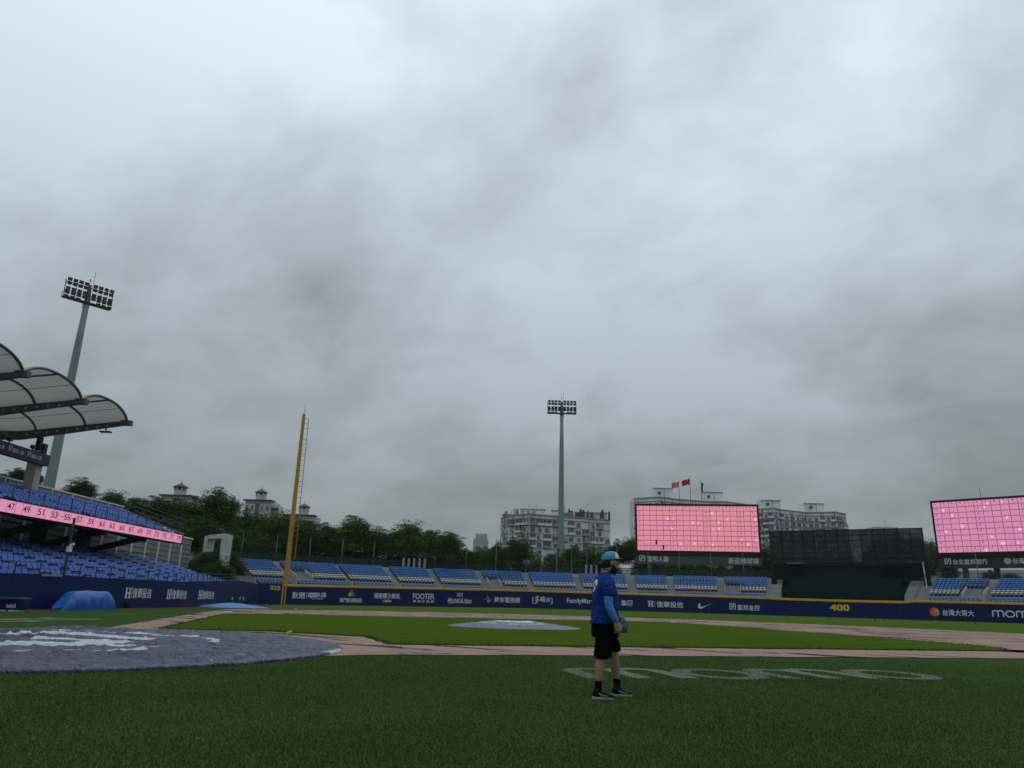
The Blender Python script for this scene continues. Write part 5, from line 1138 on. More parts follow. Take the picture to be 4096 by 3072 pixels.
# ================================================================= trees
M_LEAF = [mat('leaf_%d' % i, c, .7, .25, .35, spec=.06, island=.45) for i, c in enumerate(((.046, .096, .018), (.036, .080, .019), (.064, .116, .018)))]
M_BARK = mat('bark', (.055, .045, .036), .9, .2, 2, .5, 8)
def crown_mesh(seed, nlimb, leaves, flat, leaf, m):
    """crown filling an ellipsoid of radius 1 around (0, 0, 1): flat leafy sprays strung along spreading limbs"""
    g = np.random.default_rng(seed); V = []; ga = seed*1.3
    for k in range(nlimb):
        a = ga+k*2.39996+g.normal(0, .25); el = math.radians(-18+100*((k+.5)/nlimb)**.9+g.normal(0, 7)); ln = (.82+.30*g.random())*(1 if g.random() < .8 else .75)
        d = np.array([math.cos(a)*math.cos(el), math.sin(a)*math.cos(el), math.sin(el)]); o = np.array([0, 0, .55])
        for q in (.38, .58, .76, .92, 1.06):
            if q > .5 and g.random() < .10: continue
            c = o+d*np.array([1, 1, 1.38])*ln*q+g.normal(0, .05, 3); sz = (.24-.10*q)*(.8+.5*g.random()); n = int(leaves*(.7+.6*g.random())*(1.25-.55*q))
            P = g.normal(0, 1, (n, 3))*np.array([sz, sz, sz*flat])+c; P[:, 2] -= ((P[:, 0]-c[0])**2+(P[:, 1]-c[1])**2)*1.0; V.append(P)
    for k in range(46):
        a = g.random()*6.283; r_ = .62*g.random()**.5; c = np.array([r_*math.cos(a), r_*math.sin(a), .3+1.15*g.random()]); V.append(g.normal(0, 1, (int(leaves*1.1), 3))*np.array([.19, .19, .12])+c)
    P = np.concatenate(V); P[:, 2] = np.clip(P[:, 2], .02, None); n = len(P); nd = g.normal(0, .8, (n, 3)); nd[:, 2] += 1.0; nd /= np.linalg.norm(nd, axis=1)[:, None]; t = np.cross(nd, g.normal(0, 1, (n, 3))); t /= np.linalg.norm(t, axis=1)[:, None]; b = np.cross(nd, t)
    s = (leaf*(.6+.8*g.random(n)))[:, None]; q = np.stack([P-t*s, P+b*s*.45, P+t*s, P-b*s*.45], 1).reshape(-1, 3)
    me = bpy.data.meshes.new('crown'); me.vertices.add(4*n); me.vertices.foreach_set('co', q.ravel()); me.loops.add(4*n); me.loops.foreach_set('vertex_index', np.arange(4*n)); me.polygons.add(n); me.polygons.foreach_set('loop_start', np.arange(n)*4); me.polygons.foreach_set('loop_total', np.full(n, 4))
    me.materials.append(m); me.update(calc_edges=True); me.validate(); return me
CROWNS = [crown_mesh(s, 38, 125, f*1.25, .043, M_LEAF[i % 3]) for i, (s, f) in enumerate(((1, .22), (2, .28), (3, .20), (4, .32), (5, .24), (6, .30)))]
def trunk_mesh(seed):
    g = np.random.default_rng(seed); mb = MB(); mb.tube([(0, 0, 0), (.03, .02, .5), (.02, -.02, 1.0)], [.055, .04, .035], 7)
    for k in range(7):
        a = k*.9+g.random(); r = .35+.4*g.random(); z = 1.15+.6*g.random(); mb.tube([(0, 0, .55+.05*k), (r*.5*math.cos(a), r*.5*math.sin(a), .8+.3*(z-1)), (r*math.cos(a), r*math.sin(a), z)], [.03, .02, .008], 5)
    me = bpy.data.meshes.new('trunk'); me.from_pydata(mb.v, [], mb.f); me.materials.append(M_BARK); return me
TRUNKS = [trunk_mesh(s) for s in range(3)]
def tree(x, ytop, half, w, label, name='tree', squash=.78, zbase=None, var=None, group=None):
    """x, ytop: apex in the photograph; half: half width of the crown in px at depth w; crown height follows the usual proportions"""
    top = at_w(x, ytop, w); zg = gz(top[0], top[1])-.1 if zbase is None else zbase; R_ = half*w/FPX; H = top[2]-zg; k = tree.n; tree.n += 1; ch = min(H*.86, R_*2*squash); zc = zg+H-ch*1.02
    o = thing(name, (top[0], top[1], zg), label, 'tree' if name == 'tree' else 'bush', group or label.replace('dense dark green tree', 'trees').replace('tree ', 'trees ').replace('bush ', 'bushes '))
    c = bpy.data.objects.new('crown', CROWNS[(k if var is None else var) % len(CROWNS)]); COL.objects.link(c); c.parent = o; c.location = (0, 0, zc-zg); c.scale = (R_, R_, ch/2); c.rotation_euler = (0, 0, k*1.7)
    t = bpy.data.objects.new('trunk', TRUNKS[k % 3]); COL.objects.link(t); t.parent = o; t.scale = (R_*.9, R_*.9, ((zc-zg)+ch*.5)/1.75); t.rotation_euler = (0, 0, k*1.1)
    return o
tree.n = 0
LT = 'dense dark green tree in the row behind the grandstand'
LTL = ['sparse tree top above the parapet under the navy sponsor band', 'feathery tree top beside the concrete roof column', 'small tree top between the roof column and the light mast', 'tree behind the upper tier beside the foot of the light mast', 'tall spreading tree just past the light mast behind the parapet', 'rounded tree behind the far end of the upper tier parapet', 'tree above the slanted end wall of the upper tier', None, None, 'tallest broad tree, hiding most of one cupola house']
for k_, (x, y, h, w) in enumerate(((15, 1893, 34, 95), (78, 1872, 38, 97), (150, 1892, 30, 96), (250, 1955, 60, 100), (335, 1914, 62, 98), (455, 1963, 66, 104), (540, 1990, 70, 108), (640, 1985, 85, 112), (735, 1992, 90, 116), (880, 1962, 98, 118), (985, 2045, 80, 142), (1065, 2058, 80, 140), (820, 2070, 90, 104), (690, 2065, 90, 100), (560, 2065, 80, 98), (930, 2120, 70, 134), (1040, 2140, 70, 132))):
    lab = LTL[k_] if k_ < len(LTL) and LTL[k_] else None; tree(x, y, h, w, lab or LT, group=None if lab is None else 'trees in the row behind the grandstand')
MT = 'dense dark green tree in the row behind the left outfield bleacher'
MTL = ['tall tree behind the foul pole beside the white cupola facade', 'tree between the foul pole and the next cupola house', None, 'broad tall tree standing out above the padded wall lettering with three hexagons', None, None, 'tallest broad tree above the five banner posts', None, 'rounded tree at the end of the row beside the distant tower']
for k_, (x, y, h, w) in enumerate(((1137, 2047, 78, 140), (1225, 2078, 84, 138), (1310, 2092, 70, 142), (1425, 2064, 82, 140), (1505, 2112, 66, 144), (1568, 2120, 60, 140), (1635, 2086, 84, 138), (1720, 2120, 60, 142), (1800, 2126, 62, 136), (1180, 2130, 80, 142), (1360, 2140, 80, 142), (1500, 2160, 80, 142), (1640, 2160, 80, 142), (1770, 2175, 60, 142), (1090, 2165, 60, 142), (1270, 2175, 60, 141), (1430, 2180, 60, 141), (1570, 2190, 60, 141), (1705, 2195, 60, 141), (1830, 2205, 50, 142))):
    lab = MTL[k_] if k_ < len(MTL) and MTL[k_] else None; tree(x, y, h, w, lab or MT, group=None if lab is None else 'trees in the row behind the left outfield bleacher', squash=1.7 if w in (141, 142) and y > 2125 else .8)
CT = 'lower green tree behind the flagpoles and the light mast'
CTL = [None, 'low tree in front of the distant blue-grey tower', None, 'tree covering the lower left corner of the weathered apartment block', None, None, 'tree just past the light mast under the apartment block', None, None, 'taller tree between the apartment block and the pink scoreboard', 'tree touching the edge of the pink scoreboard']
for k_, (x, y, h, w) in enumerate(((1875, 2195, 45, 142), (1930, 2188, 52, 150), (1990, 2172, 50, 142), (2072, 2148, 58, 140), (2140, 2215, 48, 145), (2205, 2212, 50, 146), (2290, 2180, 62, 152), (2360, 2190, 55, 146), (2420, 2196, 46, 142), (2475, 2162, 52, 158), (2530, 2150, 48, 158), (2250, 2225, 50, 145), (2330, 2225, 50, 145), (2440, 2225, 50, 145), (1990, 2225, 60, 146), (2080, 2225, 60, 146), (1900, 2225, 50, 146))):
    lab = CTL[k_] if k_ < len(CTL) and CTL[k_] else None; tree(x, y, h, w, lab or CT, group=None if lab is None else 'lower trees behind the flagpoles', squash=1.7 if w in (145, 146) and y > 2210 else .9)
for x, y, h, w in ((2575, 2190, 50, 156), (2625, 2225, 50, 156), (2690, 2222, 50, 158), (2750, 2225, 50, 157), (2815, 2228, 50, 160), (2880, 2228, 50, 158), (2945, 2225, 50, 160), (3005, 2215, 50, 158)): tree(x, y, h, w, 'dark tree in the shade under the pink scoreboard', squash=1.7)
for x, y, h, w in ((3062, 2185, 40, 165), (3095, 2210, 40, 150), (3045, 2235, 40, 150)): tree(x, y, h, w, 'tree in the gap between the scoreboard and the dark batter screen', squash=.95)
for x, y, h, w in ((3718, 2160, 46, 172), (3760, 2195, 46, 165), (3700, 2230, 40, 150), (3790, 2248, 40, 150)): tree(x, y, h, w, 'tree between the dark batter screen and the right scoreboard', squash=.95)
for x, y, h, w in ((3515, 2150, 42, 165), (3590, 2135, 46, 168), (3655, 2140, 42, 162), (3480, 2195, 40, 160), (3380, 2215, 50, 165), (3270, 2220, 50, 165), (3160, 2222, 50, 165)): tree(x, y, h, w, 'dark tree seen through the black net of the batter screen', squash=1.3)
for x, y, h, w in ((3960, 2282, 38, 148), (4040, 2290, 40, 150)): tree(x, y, h, w, 'low bush under the right scoreboard', name='bush', squash=.6)
for x, y, h, w in ((835, 2205, 62, 93), (900, 2192, 60, 94), (770, 2235, 50, 92), (945, 2235, 46, 95), (880, 2245, 70, 90)): tree(x, y, h, w, 'leafy bush around the concrete portal beyond the lower tier', name='bush', squash=.75, group='bushes by the concrete portal')
# concrete portal
pt = thing('concrete_portal', (*xy(875, 2240, 96), -.3), 'weathered square concrete gateway frame rising out of the bushes', 'gateway')
M_OLD = mat('old_concrete', (.46, .47, .45), .8, .15, 1.0, .2, 12, dirt=.55, dirt_col=(.17, .17, .155), dscale=.9, streak=True)
p0, p1 = xy(838, 2160, 96), xy(908, 2160, 93); t = p1-p0; Lp = np.linalg.norm(t); t /= Lp; n = np.array([t[1], -t[0]]); ax = (np.array([*t, 0]), np.array([*n, 0]), np.array([0, 0, 1.])); ztp = at_w(880, 2137, 95)[2]; zbm = at_w(880, 2158, 95)[2]
for q, nm in ((p0, 'pillar'), (p1, 'pillar')): mb = MB(); mb.box((*q, ztp/2-.3), (.72, 1.1, ztp+.2), ax); mb.build(nm, M_OLD, parent=pt)
mb = MB(); mb.box((*((p0+p1)/2), (ztp+zbm)/2-.02), (Lp-.724, .9, ztp-zbm-.1), ax); mb.build('lintel', M_OLD, parent=pt)

# ================================================================= covers on the field
from mathutils import noise as mnoise
def vinyl(name, col, rough, print_col=(.40, .45, .48), dull=(.10, .09, .12)):
    m = bpy.data.materials.new(name); m.use_nodes = True; t = m.node_tree; N = t.nodes; K = t.links.new; b = N['Principled BSDF']
    at = N.new('ShaderNodeAttribute'); at.attribute_name = 'print'; co = N.new('ShaderNodeTexCoord')
    n = N.new('ShaderNodeTexNoise'); n.inputs['Scale'].default_value = .55; n.inputs['Detail'].default_value = 6; n.inputs['Roughness'].default_value = .65; K(co.outputs['Object'], n.inputs['Vector'])
    r = N.new('ShaderNodeMapRange'); r.inputs[1].default_value = .42; r.inputs[2].default_value = .62; K(n.outputs['Fac'], r.inputs[0])
    m1 = N.new('ShaderNodeMix'); m1.data_type = 'RGBA'; m1.inputs[6].default_value = (*col, 1); m1.inputs[7].default_value = (*dull, 1); K(r.outputs[0], m1.inputs[0])
    m2 = N.new('ShaderNodeMix'); m2.data_type = 'RGBA'; K(at.outputs['Fac'], m2.inputs[0]); K(m1.outputs[2], m2.inputs[6]); m2.inputs[7].default_value = (*print_col, 1); K(m2.outputs[2], b.inputs['Base Color'])
    rr = N.new('ShaderNodeMapRange'); rr.inputs[3].default_value = rough; rr.inputs[4].default_value = rough+.12; K(n.outputs['Fac'], rr.inputs[0]); K(rr.outputs[0], b.inputs['Roughness']); b.inputs['Specular IOR Level'].default_value = .36
    f = N.new('ShaderNodeTexNoise'); f.inputs['Scale'].default_value = 3.2; f.inputs['Detail'].default_value = 6; f.inputs['Distortion'].default_value = 1.2; mpp = N.new('ShaderNodeMapping'); mpp.inputs['Rotation'].default_value = (0, 0, math.radians(-31)); mpp.inputs['Scale'].default_value = (.45, 1.7, 1); K(co.outputs['Object'], mpp.inputs[0]); K(mpp.outputs[0], f.inputs['Vector']); bp = N.new('ShaderNodeBump'); bp.inputs['Strength'].default_value = 1.0; bp.inputs['Distance'].default_value = .11; K(f.outputs['Fac'], bp.inputs['Height']); K(bp.outputs[0], b.inputs['Normal'])
    return m
def ridges(x, y, seed, f=1.0):
    xr, yr = x*.857+y*.515, -x*.515+y*.857; v = Vector((xr*f*.55+seed*7.3, yr*f*1.1-seed*3.1, seed)); a = mnoise.noise(v*.9); c = 1-abs(mnoise.noise(Vector((v.x*1.6+a*1.2, v.y*1.6, seed+4)))*2.0); d = 1-abs(mnoise.noise(Vector((v.x*3.7, v.y*3.7+a, seed+9)))*2.0)
    e = 0.0
    if seed == 1:
        w1 = mnoise.noise(Vector((xr*.35, yr*.5, 21)))+.25; e = (max(0, 1-abs(mnoise.noise(Vector((xr*.7+a, yr*3.3+a*2, 31)))*2.4))**2.5*1.0+max(0, 1-abs(mnoise.noise(Vector((xr*1.5, yr*5.5+a*3, 37)))*2.4))**2*.5)*max(0, w1+.25)
    return .55*max(0, c)**4+.30*max(0, d)**4+.25*a+e
def cover(name, centre, R_, prof, amp, m, mask, nr, na, seed, label, f=1.0, out=.03):
    vs = []; pr = []; ph = [RNG.random()*6.28 for _ in range(4)]
    for i in range(nr+1):
        q = i/nr
        for k in range(na):
            a = 2*math.pi*k/na; rb = R_*(1+out*(math.sin(3*a+ph[0])*.5+math.sin(7*a+ph[1])*.35+math.sin(13*a+ph[2])*.2)); x, y = rb*q*math.cos(a), rb*q*math.sin(a)
            h = prof(q)+amp*ridges(x, y, seed, f)*(1 if q < .94 else .25)+(.012 if q < .999 else -.02); vs.append((centre[0]+x, centre[1]+y, max(.012, h)+.02)); pr.append(mask(x, y))
    fs = [(i*na+k, (i+1)*na+k, (i+1)*na+(k+1) % na, i*na+(k+1) % na) for i in range(nr) for k in range(na)]
    o = len(vs)
    for k in range(na): x, y, z = vs[nr*na+k]; vs.append((x, y, -.01)); pr.append(0.0)
    fs += [(nr*na+k, o+k, o+(k+1) % na, nr*na+(k+1) % na) for k in range(na)]
    mb = MB(); mb.v = vs; mb.f = fs; mb.m = [0]*len(fs); ob = mb.build(name, m, base=(*centre, 0), smooth=True); at = ob.data.attributes.new('print', 'FLOAT', 'POINT'); at.data.foreach_set('value', pr); return tag(ob, label, 'cover')
def seg_d(x, y, pts, closed=False):
    best = 9
    P = pts+[pts[0]] if closed else pts
    for (ax, ay), (bx, by) in zip(P, P[1:]):
        dx, dy = bx-ax, by-ay; t = max(0, min(1, ((x-ax)*dx+(y-ay)*dy)/(dx*dx+dy*dy+1e-9))); best = min(best, math.hypot(x-ax-t*dx, y-ay-t*dy))
    return best
def emblem(sc, rot):
    c, s = math.cos(rot), math.sin(rot); G = [(math.cos(t)*1.45, math.sin(t)*1.45) for t in np.linspace(.55, 5.6, 16)]+[(1.35, -.1), (.2, -.1)]
    def f(x, y):
        u, v = (x*c+y*s)/sc, (-x*s+y*c)/sc; r = math.hypot(u, v); a = math.atan2(v, u); w = 0.0
        if 2.58 < r < 2.74 and not (-.5 < a < .1) and not (2.2 < a < 2.9): w = 1.0
        if seg_d(u, v, G) < .27: w = 1.0
        if abs(u+.1) < 2.3 and abs(v+.9-.1*u) < .09 and r < 2.5: w = 1.0
        if mnoise.noise(Vector((x*2.3, y*2.3, 3))) > .42: w *= .55
        return w
    return f
M_VN = vinyl('navy_vinyl', (.004, .009, .062), .13, dull=(.016, .018, .050)); M_VM = vinyl('grey_blue_vinyl', (.045, .058, .135), .34, (.55, .58, .60), (.085, .10, .17)); M_VB = vinyl('blue_vinyl', (.028, .13, .36), .4, dull=(.035, .15, .40))
em = emblem(1.25, math.radians(31))
def home_mask(x, y):
    w = em(x-.0, y+.0)
    a = math.atan2(y, x); r = math.hypot(x, y)
    if r > 5.90 and .44 < a < .62: w = .9
    return w
cover('home_plate_cover', (.42, -1.25), 6.0, lambda q: .012+.05*math.exp(-q*q*2), .060, M_VN, home_mask, 170, 420, 1, 'large round wrinkled navy vinyl cover with white print over the home plate area', 1.15, .02)
cover('mound_cover', (0, 18.44), 2.95, lambda q: .23*(1-max(0, min(1, (q-.25)/.7))**1.1), .05, M_VM, emblem(.55, math.radians(25)), 44, 150, 2, 'round grey-blue vinyl cover with white emblem over the raised pitching mound', 1.6, .05)
bp_c = gnd(925, 2430)[:2]
cover('bullpen_cover', bp_c, 3.0, lambda q: .34*(1-q**1.4), .05, M_VB, lambda x, y: 0.0, 24, 90, 3, 'low bright blue cover spread over a mound beside the side wall', 1.4, .07).location.z = gz(*bp_c)-.01

# long tarpaulin roll under a blue sheet
ra, rb = gnd(232, 2441.5)[:2], gnd(432, 2438)[:2]; dax = (rb-ra)/np.linalg.norm(rb-ra); nax = np.array([dax[1], -dax[0]]); Lr = np.linalg.norm(rb-ra); vs = []; nl, ns = 70, 40
for i in range(nl+1):
    t = i/nl; e = min(t, 1-t)*Lr; el_ = 1.25 if t < .5 else .8; endf = math.sin(min(1, e/el_)*math.pi/2)**.8
    for k in range(ns+1):
        a = math.pi*(1-k/ns); ca, sa = math.cos(a), math.sin(a); ww = .62*(abs(ca)**.75)*(1 if ca > 0 else -1); hh = 1.02*(max(0, sa)**.62)*(.03+.97*endf)
        low = 1-max(0, sa); fold = mnoise.noise(Vector((t*Lr*2.4, 1.5*a, 2)))*.10*(.35+low)+abs(mnoise.noise(Vector((t*Lr*4.5, a*.6, 5))))*.30*low; hh *= 1-.05*mnoise.noise(Vector((t*5, a*2, 8)))
        q = ra+dax*(t*Lr+(.25*low*(1 if t > .5 else -1) if e < .5 else 0))+nax*(ww*(1+fold*1.2)*(.35+.65*endf)); vs.append((q[0], q[1], max(0, hh-.03*fold)+gz(*q)-.005))
mb = MB(); mb.add(vs, [(i*(ns+1)+k, i*(ns+1)+k+1, (i+1)*(ns+1)+k+1, (i+1)*(ns+1)+k) for i in range(nl) for k in range(ns)]+[tuple(k for k in range(ns+1)), tuple(nl*(ns+1)+k for k in range(ns, -1, -1))])
M_SHEET = mat('blue_sheet', (.008, .090, .34), .4, .2, 2.2, .15, 6)
tag(mb.build('covered_roll', M_SHEET, smooth=True), 'long rolled tarpaulin under a draped blue sheet beside the side wall', 'tarpaulin')
# padded box with lettering
pb = gnd(38, 2446)[:2]; hx = np.array([CR[0], CR[1]]); hx /= np.linalg.norm(hx); hy = np.array([-hx[1], hx[0]]); ax = (np.array([*hx, 0]), np.array([*hy, 0]), np.array([0, 0, 1.])); w_ = 34.8
xr = pb+hx*(40*w_/FPX); Lb = 2.6; cen = xr-hx*Lb/2+hy*.35
box = thing('padded_barrier', (*cen, 0), 'low navy padded barrier with white lettering and green top at the foot of the wall', 'barrier')
mb = MB(); mb.box((*cen, .30), (Lb, .66, .46), ax); soft(mb.build('pad', M_NAVY, parent=box), .04); mb = MB(); mb.box((*cen, .58), (Lb+.05, .72, .10), ax); soft(mb.build('top_cushion', mat('teal_cover', (.018, .075, .085), .5), parent=box), .03)
for k in range(4): mb = MB(); mb.box((*(xr-hx*(.35+.62*k)+hy*.3), .035), (.5, .5, .07), ax); mb.build('foot', M_POST, parent=box)
mb = MB(); fn = lambda u, v: (*(xr-hx*.70+hx*u+hy*(.35-.337)), v); put_text(mb, 'twitch', fn, .0, .46, .16, .37, .035); mb.build('lettering', M_WHITE, parent=box)
# small bench with cloth, by the roll
tb = gnd(480, 2433)[:2]; o = thing('bench_table', (*tb, gz(*tb)), 'small dark green bench with a pale cloth beside the blue covered roll', 'bench'); zt_ = at_dist(480, 2412, tb)[2]; m_ = 47/FPX
mb = MB(); mb.box((*tb, zt_-.03), (1.05, .5, .07), ax); mb.build('top', M_DGREEN, parent=o)
for e in (-1, 1):
    for g_ in (-1, 1): mb = MB(); mb.box((*(tb+hx*.42*e+hy*.18*g_), (zt_+gz(*tb))/2-.03), (.06, .06, zt_-gz(*tb)-.07), ax); mb.build('leg', M_DGREEN, parent=o)
mb = MB(); vs = []
for i in range(9):
    for j in range(7): q = tb+hx*(-.3+.6*i/8)-hy*(.27+.05*math.sin(i*2.2)*j/6); vs.append((*q, zt_-.06-(zt_-gz(*tb)-.09)*j/6))
mb.add(vs, [(i*7+j, i*7+j+1, (i+1)*7+j+1, (i+1)*7+j) for i in range(8) for j in range(6)]); mb.build('cloth', mat('pale_cloth', (.25, .24, .20), .8), parent=o)
# bench on the blue mound
q0 = bp_c+hx*.1+hy*1.2; zg = gz(*bp_c)+.15; o = thing('low_bench', (*q0, zg), 'low dark bench with white bottles standing by the blue cover', 'bench'); mb = MB(); mb.box((*q0, zg+.42), (1.75, .4, .06), ax); mb.build('seat', M_DGREEN, parent=o)
for e in (-1, 1): mb = MB(); mb.box((*(q0+hx*.7*e), zg+.19), (.07, .34, .4), ax); mb.build('leg', M_DGREEN, parent=o)
for k, e in enumerate((-.55, .12, .42)):
    mb = MB(); p = q0+hx*e; z = zg+.45; mb.tube([(*p, z), (*p, z+.16+.06*(k > 0)), (*p, z+.19+.06*(k > 0)), (*p, z+.25+.06*(k > 0))], [.036, .036, .015, .015], 8); tag(mb.build('bottle', M_WHITE), 'small white bottle standing on the low bench', 'bottle', 'bottles on the low bench')
# bases, balls, stake, birds
M_BASE = mat('base_white', (.55, .53, .50), .6, .15, 4)
for x, y, l in ((-19.3, 19.3, 'white canvas base on the clay beside the third-base line'), (.1, 38.7, 'white canvas base on the far clay beyond the mound cover')):
    mb = MB(); mb.box((x, y, .055), (.38, .38, .08), ((.707, .707, 0), (-.707, .707, 0), (0, 0, 1))); mb.box((x, y, .10), (.34, .34, .012), ((.707, .707, 0), (-.707, .707, 0), (0, 0, 1))); soft(tag(mb.build('base', M_BASE), l, 'base'), .02)
M_BALL = mat('ball_white', (.72, .70, .66), .6, .05, 20)
def ball_mesh():
    bm = bmesh.new(); bmesh.ops.create_icosphere(bm, subdivisions=2, radius=.045)
    me = bpy.data.meshes.new('baseball'); bm.to_mesh(me); bm.free(); me.materials.append(M_BALL); me.polygons.foreach_set('use_smooth', [True]*len(me.polygons)); return me
BM_ = ball_mesh()
for x, y, l in ((1014, 2435.5, 'white baseball on the grass near the blue bullpen cover'), (1183, 2437.5, 'white baseball on the grass below the padded wall by the foul pole'), (1064, 2423, 'white baseball at the foot of the corner wall')):
    p = gnd(x, y); ob = bpy.data.objects.new('baseball', BM_); COL.objects.link(ob); ob.location = (p[0], p[1], p[2]+.05); tag(ob, l, 'ball')
p, q = gnd(1145, 2546), gnd(1163, 2542); mb = MB(); mb.bar((p[0], p[1], .08), (q[0], q[1], .10), .05); tag(mb.build('wooden_stake', mat('bare_wood', (.42, .29, .13), .7)), 'short pale wooden stake lying at the far edge of the navy cover', 'stake')
M_BIRD = mat('bird_dark', (.018, .017, .016), .7)
for i, (x, y, a) in enumerate(((2986, 2468, .4), (3150, 2470.5, 2.4), (3316, 2478, 1), (3499, 2486, 5.2), (3538, 2487, 2.0), (3902, 2498, .9))):
    p = gnd(x, y); o = thing('bird', (p[0], p[1], p[2]), 'small dark bird foraging on the outfield grass', 'bird', 'birds on the outfield grass'); c, s = math.cos(a), math.sin(a); F_ = lambda f, u, l=0: (p[0]+c*f-s*l, p[1]+s*f+c*l, p[2]+u)
    mb = MB(); mb.tube([F_(-.18, .10), F_(-.10, .12), F_(0, .16), F_(.08, .20), F_(.11, .24), F_(.15, .255), F_(.19, .245)], [.012, .04, .062, .05, .034, .030, .006], 8); mb.build('body', M_BIRD, parent=o, smooth=True)
    for l in (-.025, .025): mb = MB(); mb.tube([F_(.0, .12, l), F_(.0, 0, l)], .008, 5); mb.build('leg', M_BIRD, parent=o)

# ================================================================= the player
def usphere(mb, c, r, n=12, m=8, ax=None):
    ax = np.eye(3) if ax is None else np.asarray(ax, float); c = np.asarray(c, float); vs = [c+ax[2]*r[2]]; fs = []
    for i in range(1, m):
        t = math.pi*i/m
        for k in range(n): a = 2*math.pi*k/n; vs.append(c+ax[0]*r[0]*math.sin(t)*math.cos(a)+ax[1]*r[1]*math.sin(t)*math.sin(a)+ax[2]*r[2]*math.cos(t))
    vs.append(c-ax[2]*r[2]); L_ = len(vs)-1
    for k in range(n): fs.append((0, 1+k, 1+(k+1) % n)); fs.append((L_, L_-n+(k+1) % n, L_-n+k))
    for i in range(m-2):
        for k in range(n): fs.append((1+i*n+k, 1+(i+1)*n+k, 1+(i+1)*n+(k+1) % n, 1+i*n+(k+1) % n))
    mb.add(vs, fs)
def limb(mb, pts, rs, n=14):
    """tapered limb with rounded ends, smoothed along the path"""
    P = np.array(pts, float); k = len(P); T = np.linspace(0, k-1, (k-1)*5+1); Q = []; Rr = []
    for t in T:
        i = min(int(t), k-2); u = t-i; p0, p1, p2, p3 = P[max(i-1, 0)], P[i], P[i+1], P[min(i+2, k-1)]
        Q.append(.5*((2*p1)+(-p0+p2)*u+(2*p0-5*p1+4*p2-p3)*u*u+(-p0+3*p1-3*p2+p3)*u**3)); Rr.append(rs[i]+(rs[i+1]-rs[i])*u)
    mb.tube(Q, Rr, n); usphere(mb, P[0], (rs[0],)*3, n, 8); usphere(mb, P[-1], (rs[-1],)*3, n, 8)
def loft(mb, rings, n=28, sq=2.3):
    """rings: (x, y, z, half depth x, half width y)"""
    R_ = []
    for x, y, z, a, b in rings: R_.append([(x+a*math.copysign(abs(math.cos(t))**(2/sq), math.cos(t)), y+b*math.copysign(abs(math.sin(t))**(2/sq), math.sin(t)), z) for t in np.linspace(0, 2*math.pi, n+1)[:-1]])
    mb.rings(R_)
def fuse(mb, voxel, name, mats, parent, smooth=4, wrinkle=None, pick=None):
    me = bpy.data.meshes.new('tmp'); me.from_pydata(mb.v, [], mb.f); bm = bmesh.new(); bm.from_mesh(me); bmesh.ops.recalc_face_normals(bm, faces=bm.faces); bm.to_mesh(me); bm.free()
    ob = bpy.data.objects.new('tmp', me); COL.objects.link(ob); r = ob.modifiers.new('r', 'REMESH'); r.mode = 'VOXEL'; r.voxel_size = voxel; s = ob.modifiers.new('s', 'SMOOTH'); s.iterations = smooth; s.factor = .5
    dg = bpy.context.evaluated_depsgraph_get(); m2 = bpy.data.meshes.new_from_object(ob.evaluated_get(dg)); bpy.data.objects.remove(ob); bpy.data.meshes.remove(me); m2.name = name
    if wrinkle:
        nv = len(m2.vertices); co = np.empty(nv*3); no = np.empty(nv*3); m2.vertices.foreach_get('co', co); m2.vertices.foreach_get('normal', no); co = co.reshape(-1, 3); no = no.reshape(-1, 3)
        d = np.array([wrinkle(*c) for c in co]); co += no*d[:, None]; m2.vertices.foreach_set('co', co.ravel())
    for m in (mats if isinstance(mats, list) else [mats]): m2.materials.append(m)
    if pick: m2.polygons.foreach_set('material_index', [pick(*p.center) for p in m2.polygons])
    m2.polygons.foreach_set('use_smooth', [True]*len(m2.polygons)); m2.update()
    o = bpy.data.objects.new(name, m2); COL.objects.link(o); o.parent = parent; WLOC[o.name] = WLOC[parent.name]; return o
def part(mb, name, m, parent, smooth=False):
    me = bpy.data.meshes.new(name); me.from_pydata(mb.v, [], mb.f)
    for x in (m if isinstance(m, list) else [m]): me.materials.append(x)
    if isinstance(m, list): me.polygons.foreach_set('material_index', mb.m)
    if smooth: me.polygons.foreach_set('use_smooth', [True]*len(me.polygons))
    o = bpy.data.objects.new(name, me); COL.objects.link(o); o.parent = parent; WLOC[o.name] = WLOC[parent.name]; return o
pyaw = math.atan2(CR[1], CR[0])+math.radians(7); cp, sp_ = math.cos(pyaw), math.sin(pyaw)
pn = gnd(2408, 2800); porg = (pn[0]-(cp*-.065-sp_*-.15), pn[1]-(sp_*-.065+cp*-.15), .008)
per = thing('person', porg, 'bearded player in light blue cap, royal blue shirt and black shorts standing on the turf', 'person'); per.rotation_euler = (0, 0, pyaw); per.scale = (1, 1, .918)
M_SKIN = mat('skin', (.30, .160, .108), .5, .08, 12, .05, 90); M_HAIR = mat('dark_brown_hair', (.020, .012, .009), .6, .3, 30, .6, 60, stretch=(1, 1, 3)); M_SHIRT = mat('royal_blue_shirt', (.002, .022, .185), .85, .08, 6, .1, 160)
M_SLEEVE = mat('light_blue_sleeve', (.042, .18, .42), .6, .06, 20, .05, 200); M_SHORTS = mat('black_shorts', (.0025, .0025, .003), .9, .2, 6, .1, 120, spec=.06); M_SHOE = mat('black_shoe', (.005, .005, .006), .6, .2, 20, spec=.15); M_SOLE = mat('white_sole', (.27, .27, .26), .6, .15, 12); M_CAP = mat('light_blue_cap', (.060, .24, .39), .7, .08, 25, .1, 200); M_CAPW = mat('white_cap_panel', (.62, .60, .66), .7, .05, 25); M_BRIM = mat('dark_brim', (.022, .024, .030), .6); M_SOCK = mat('black_sock', (.004, .004, .005), .9, spec=.05)
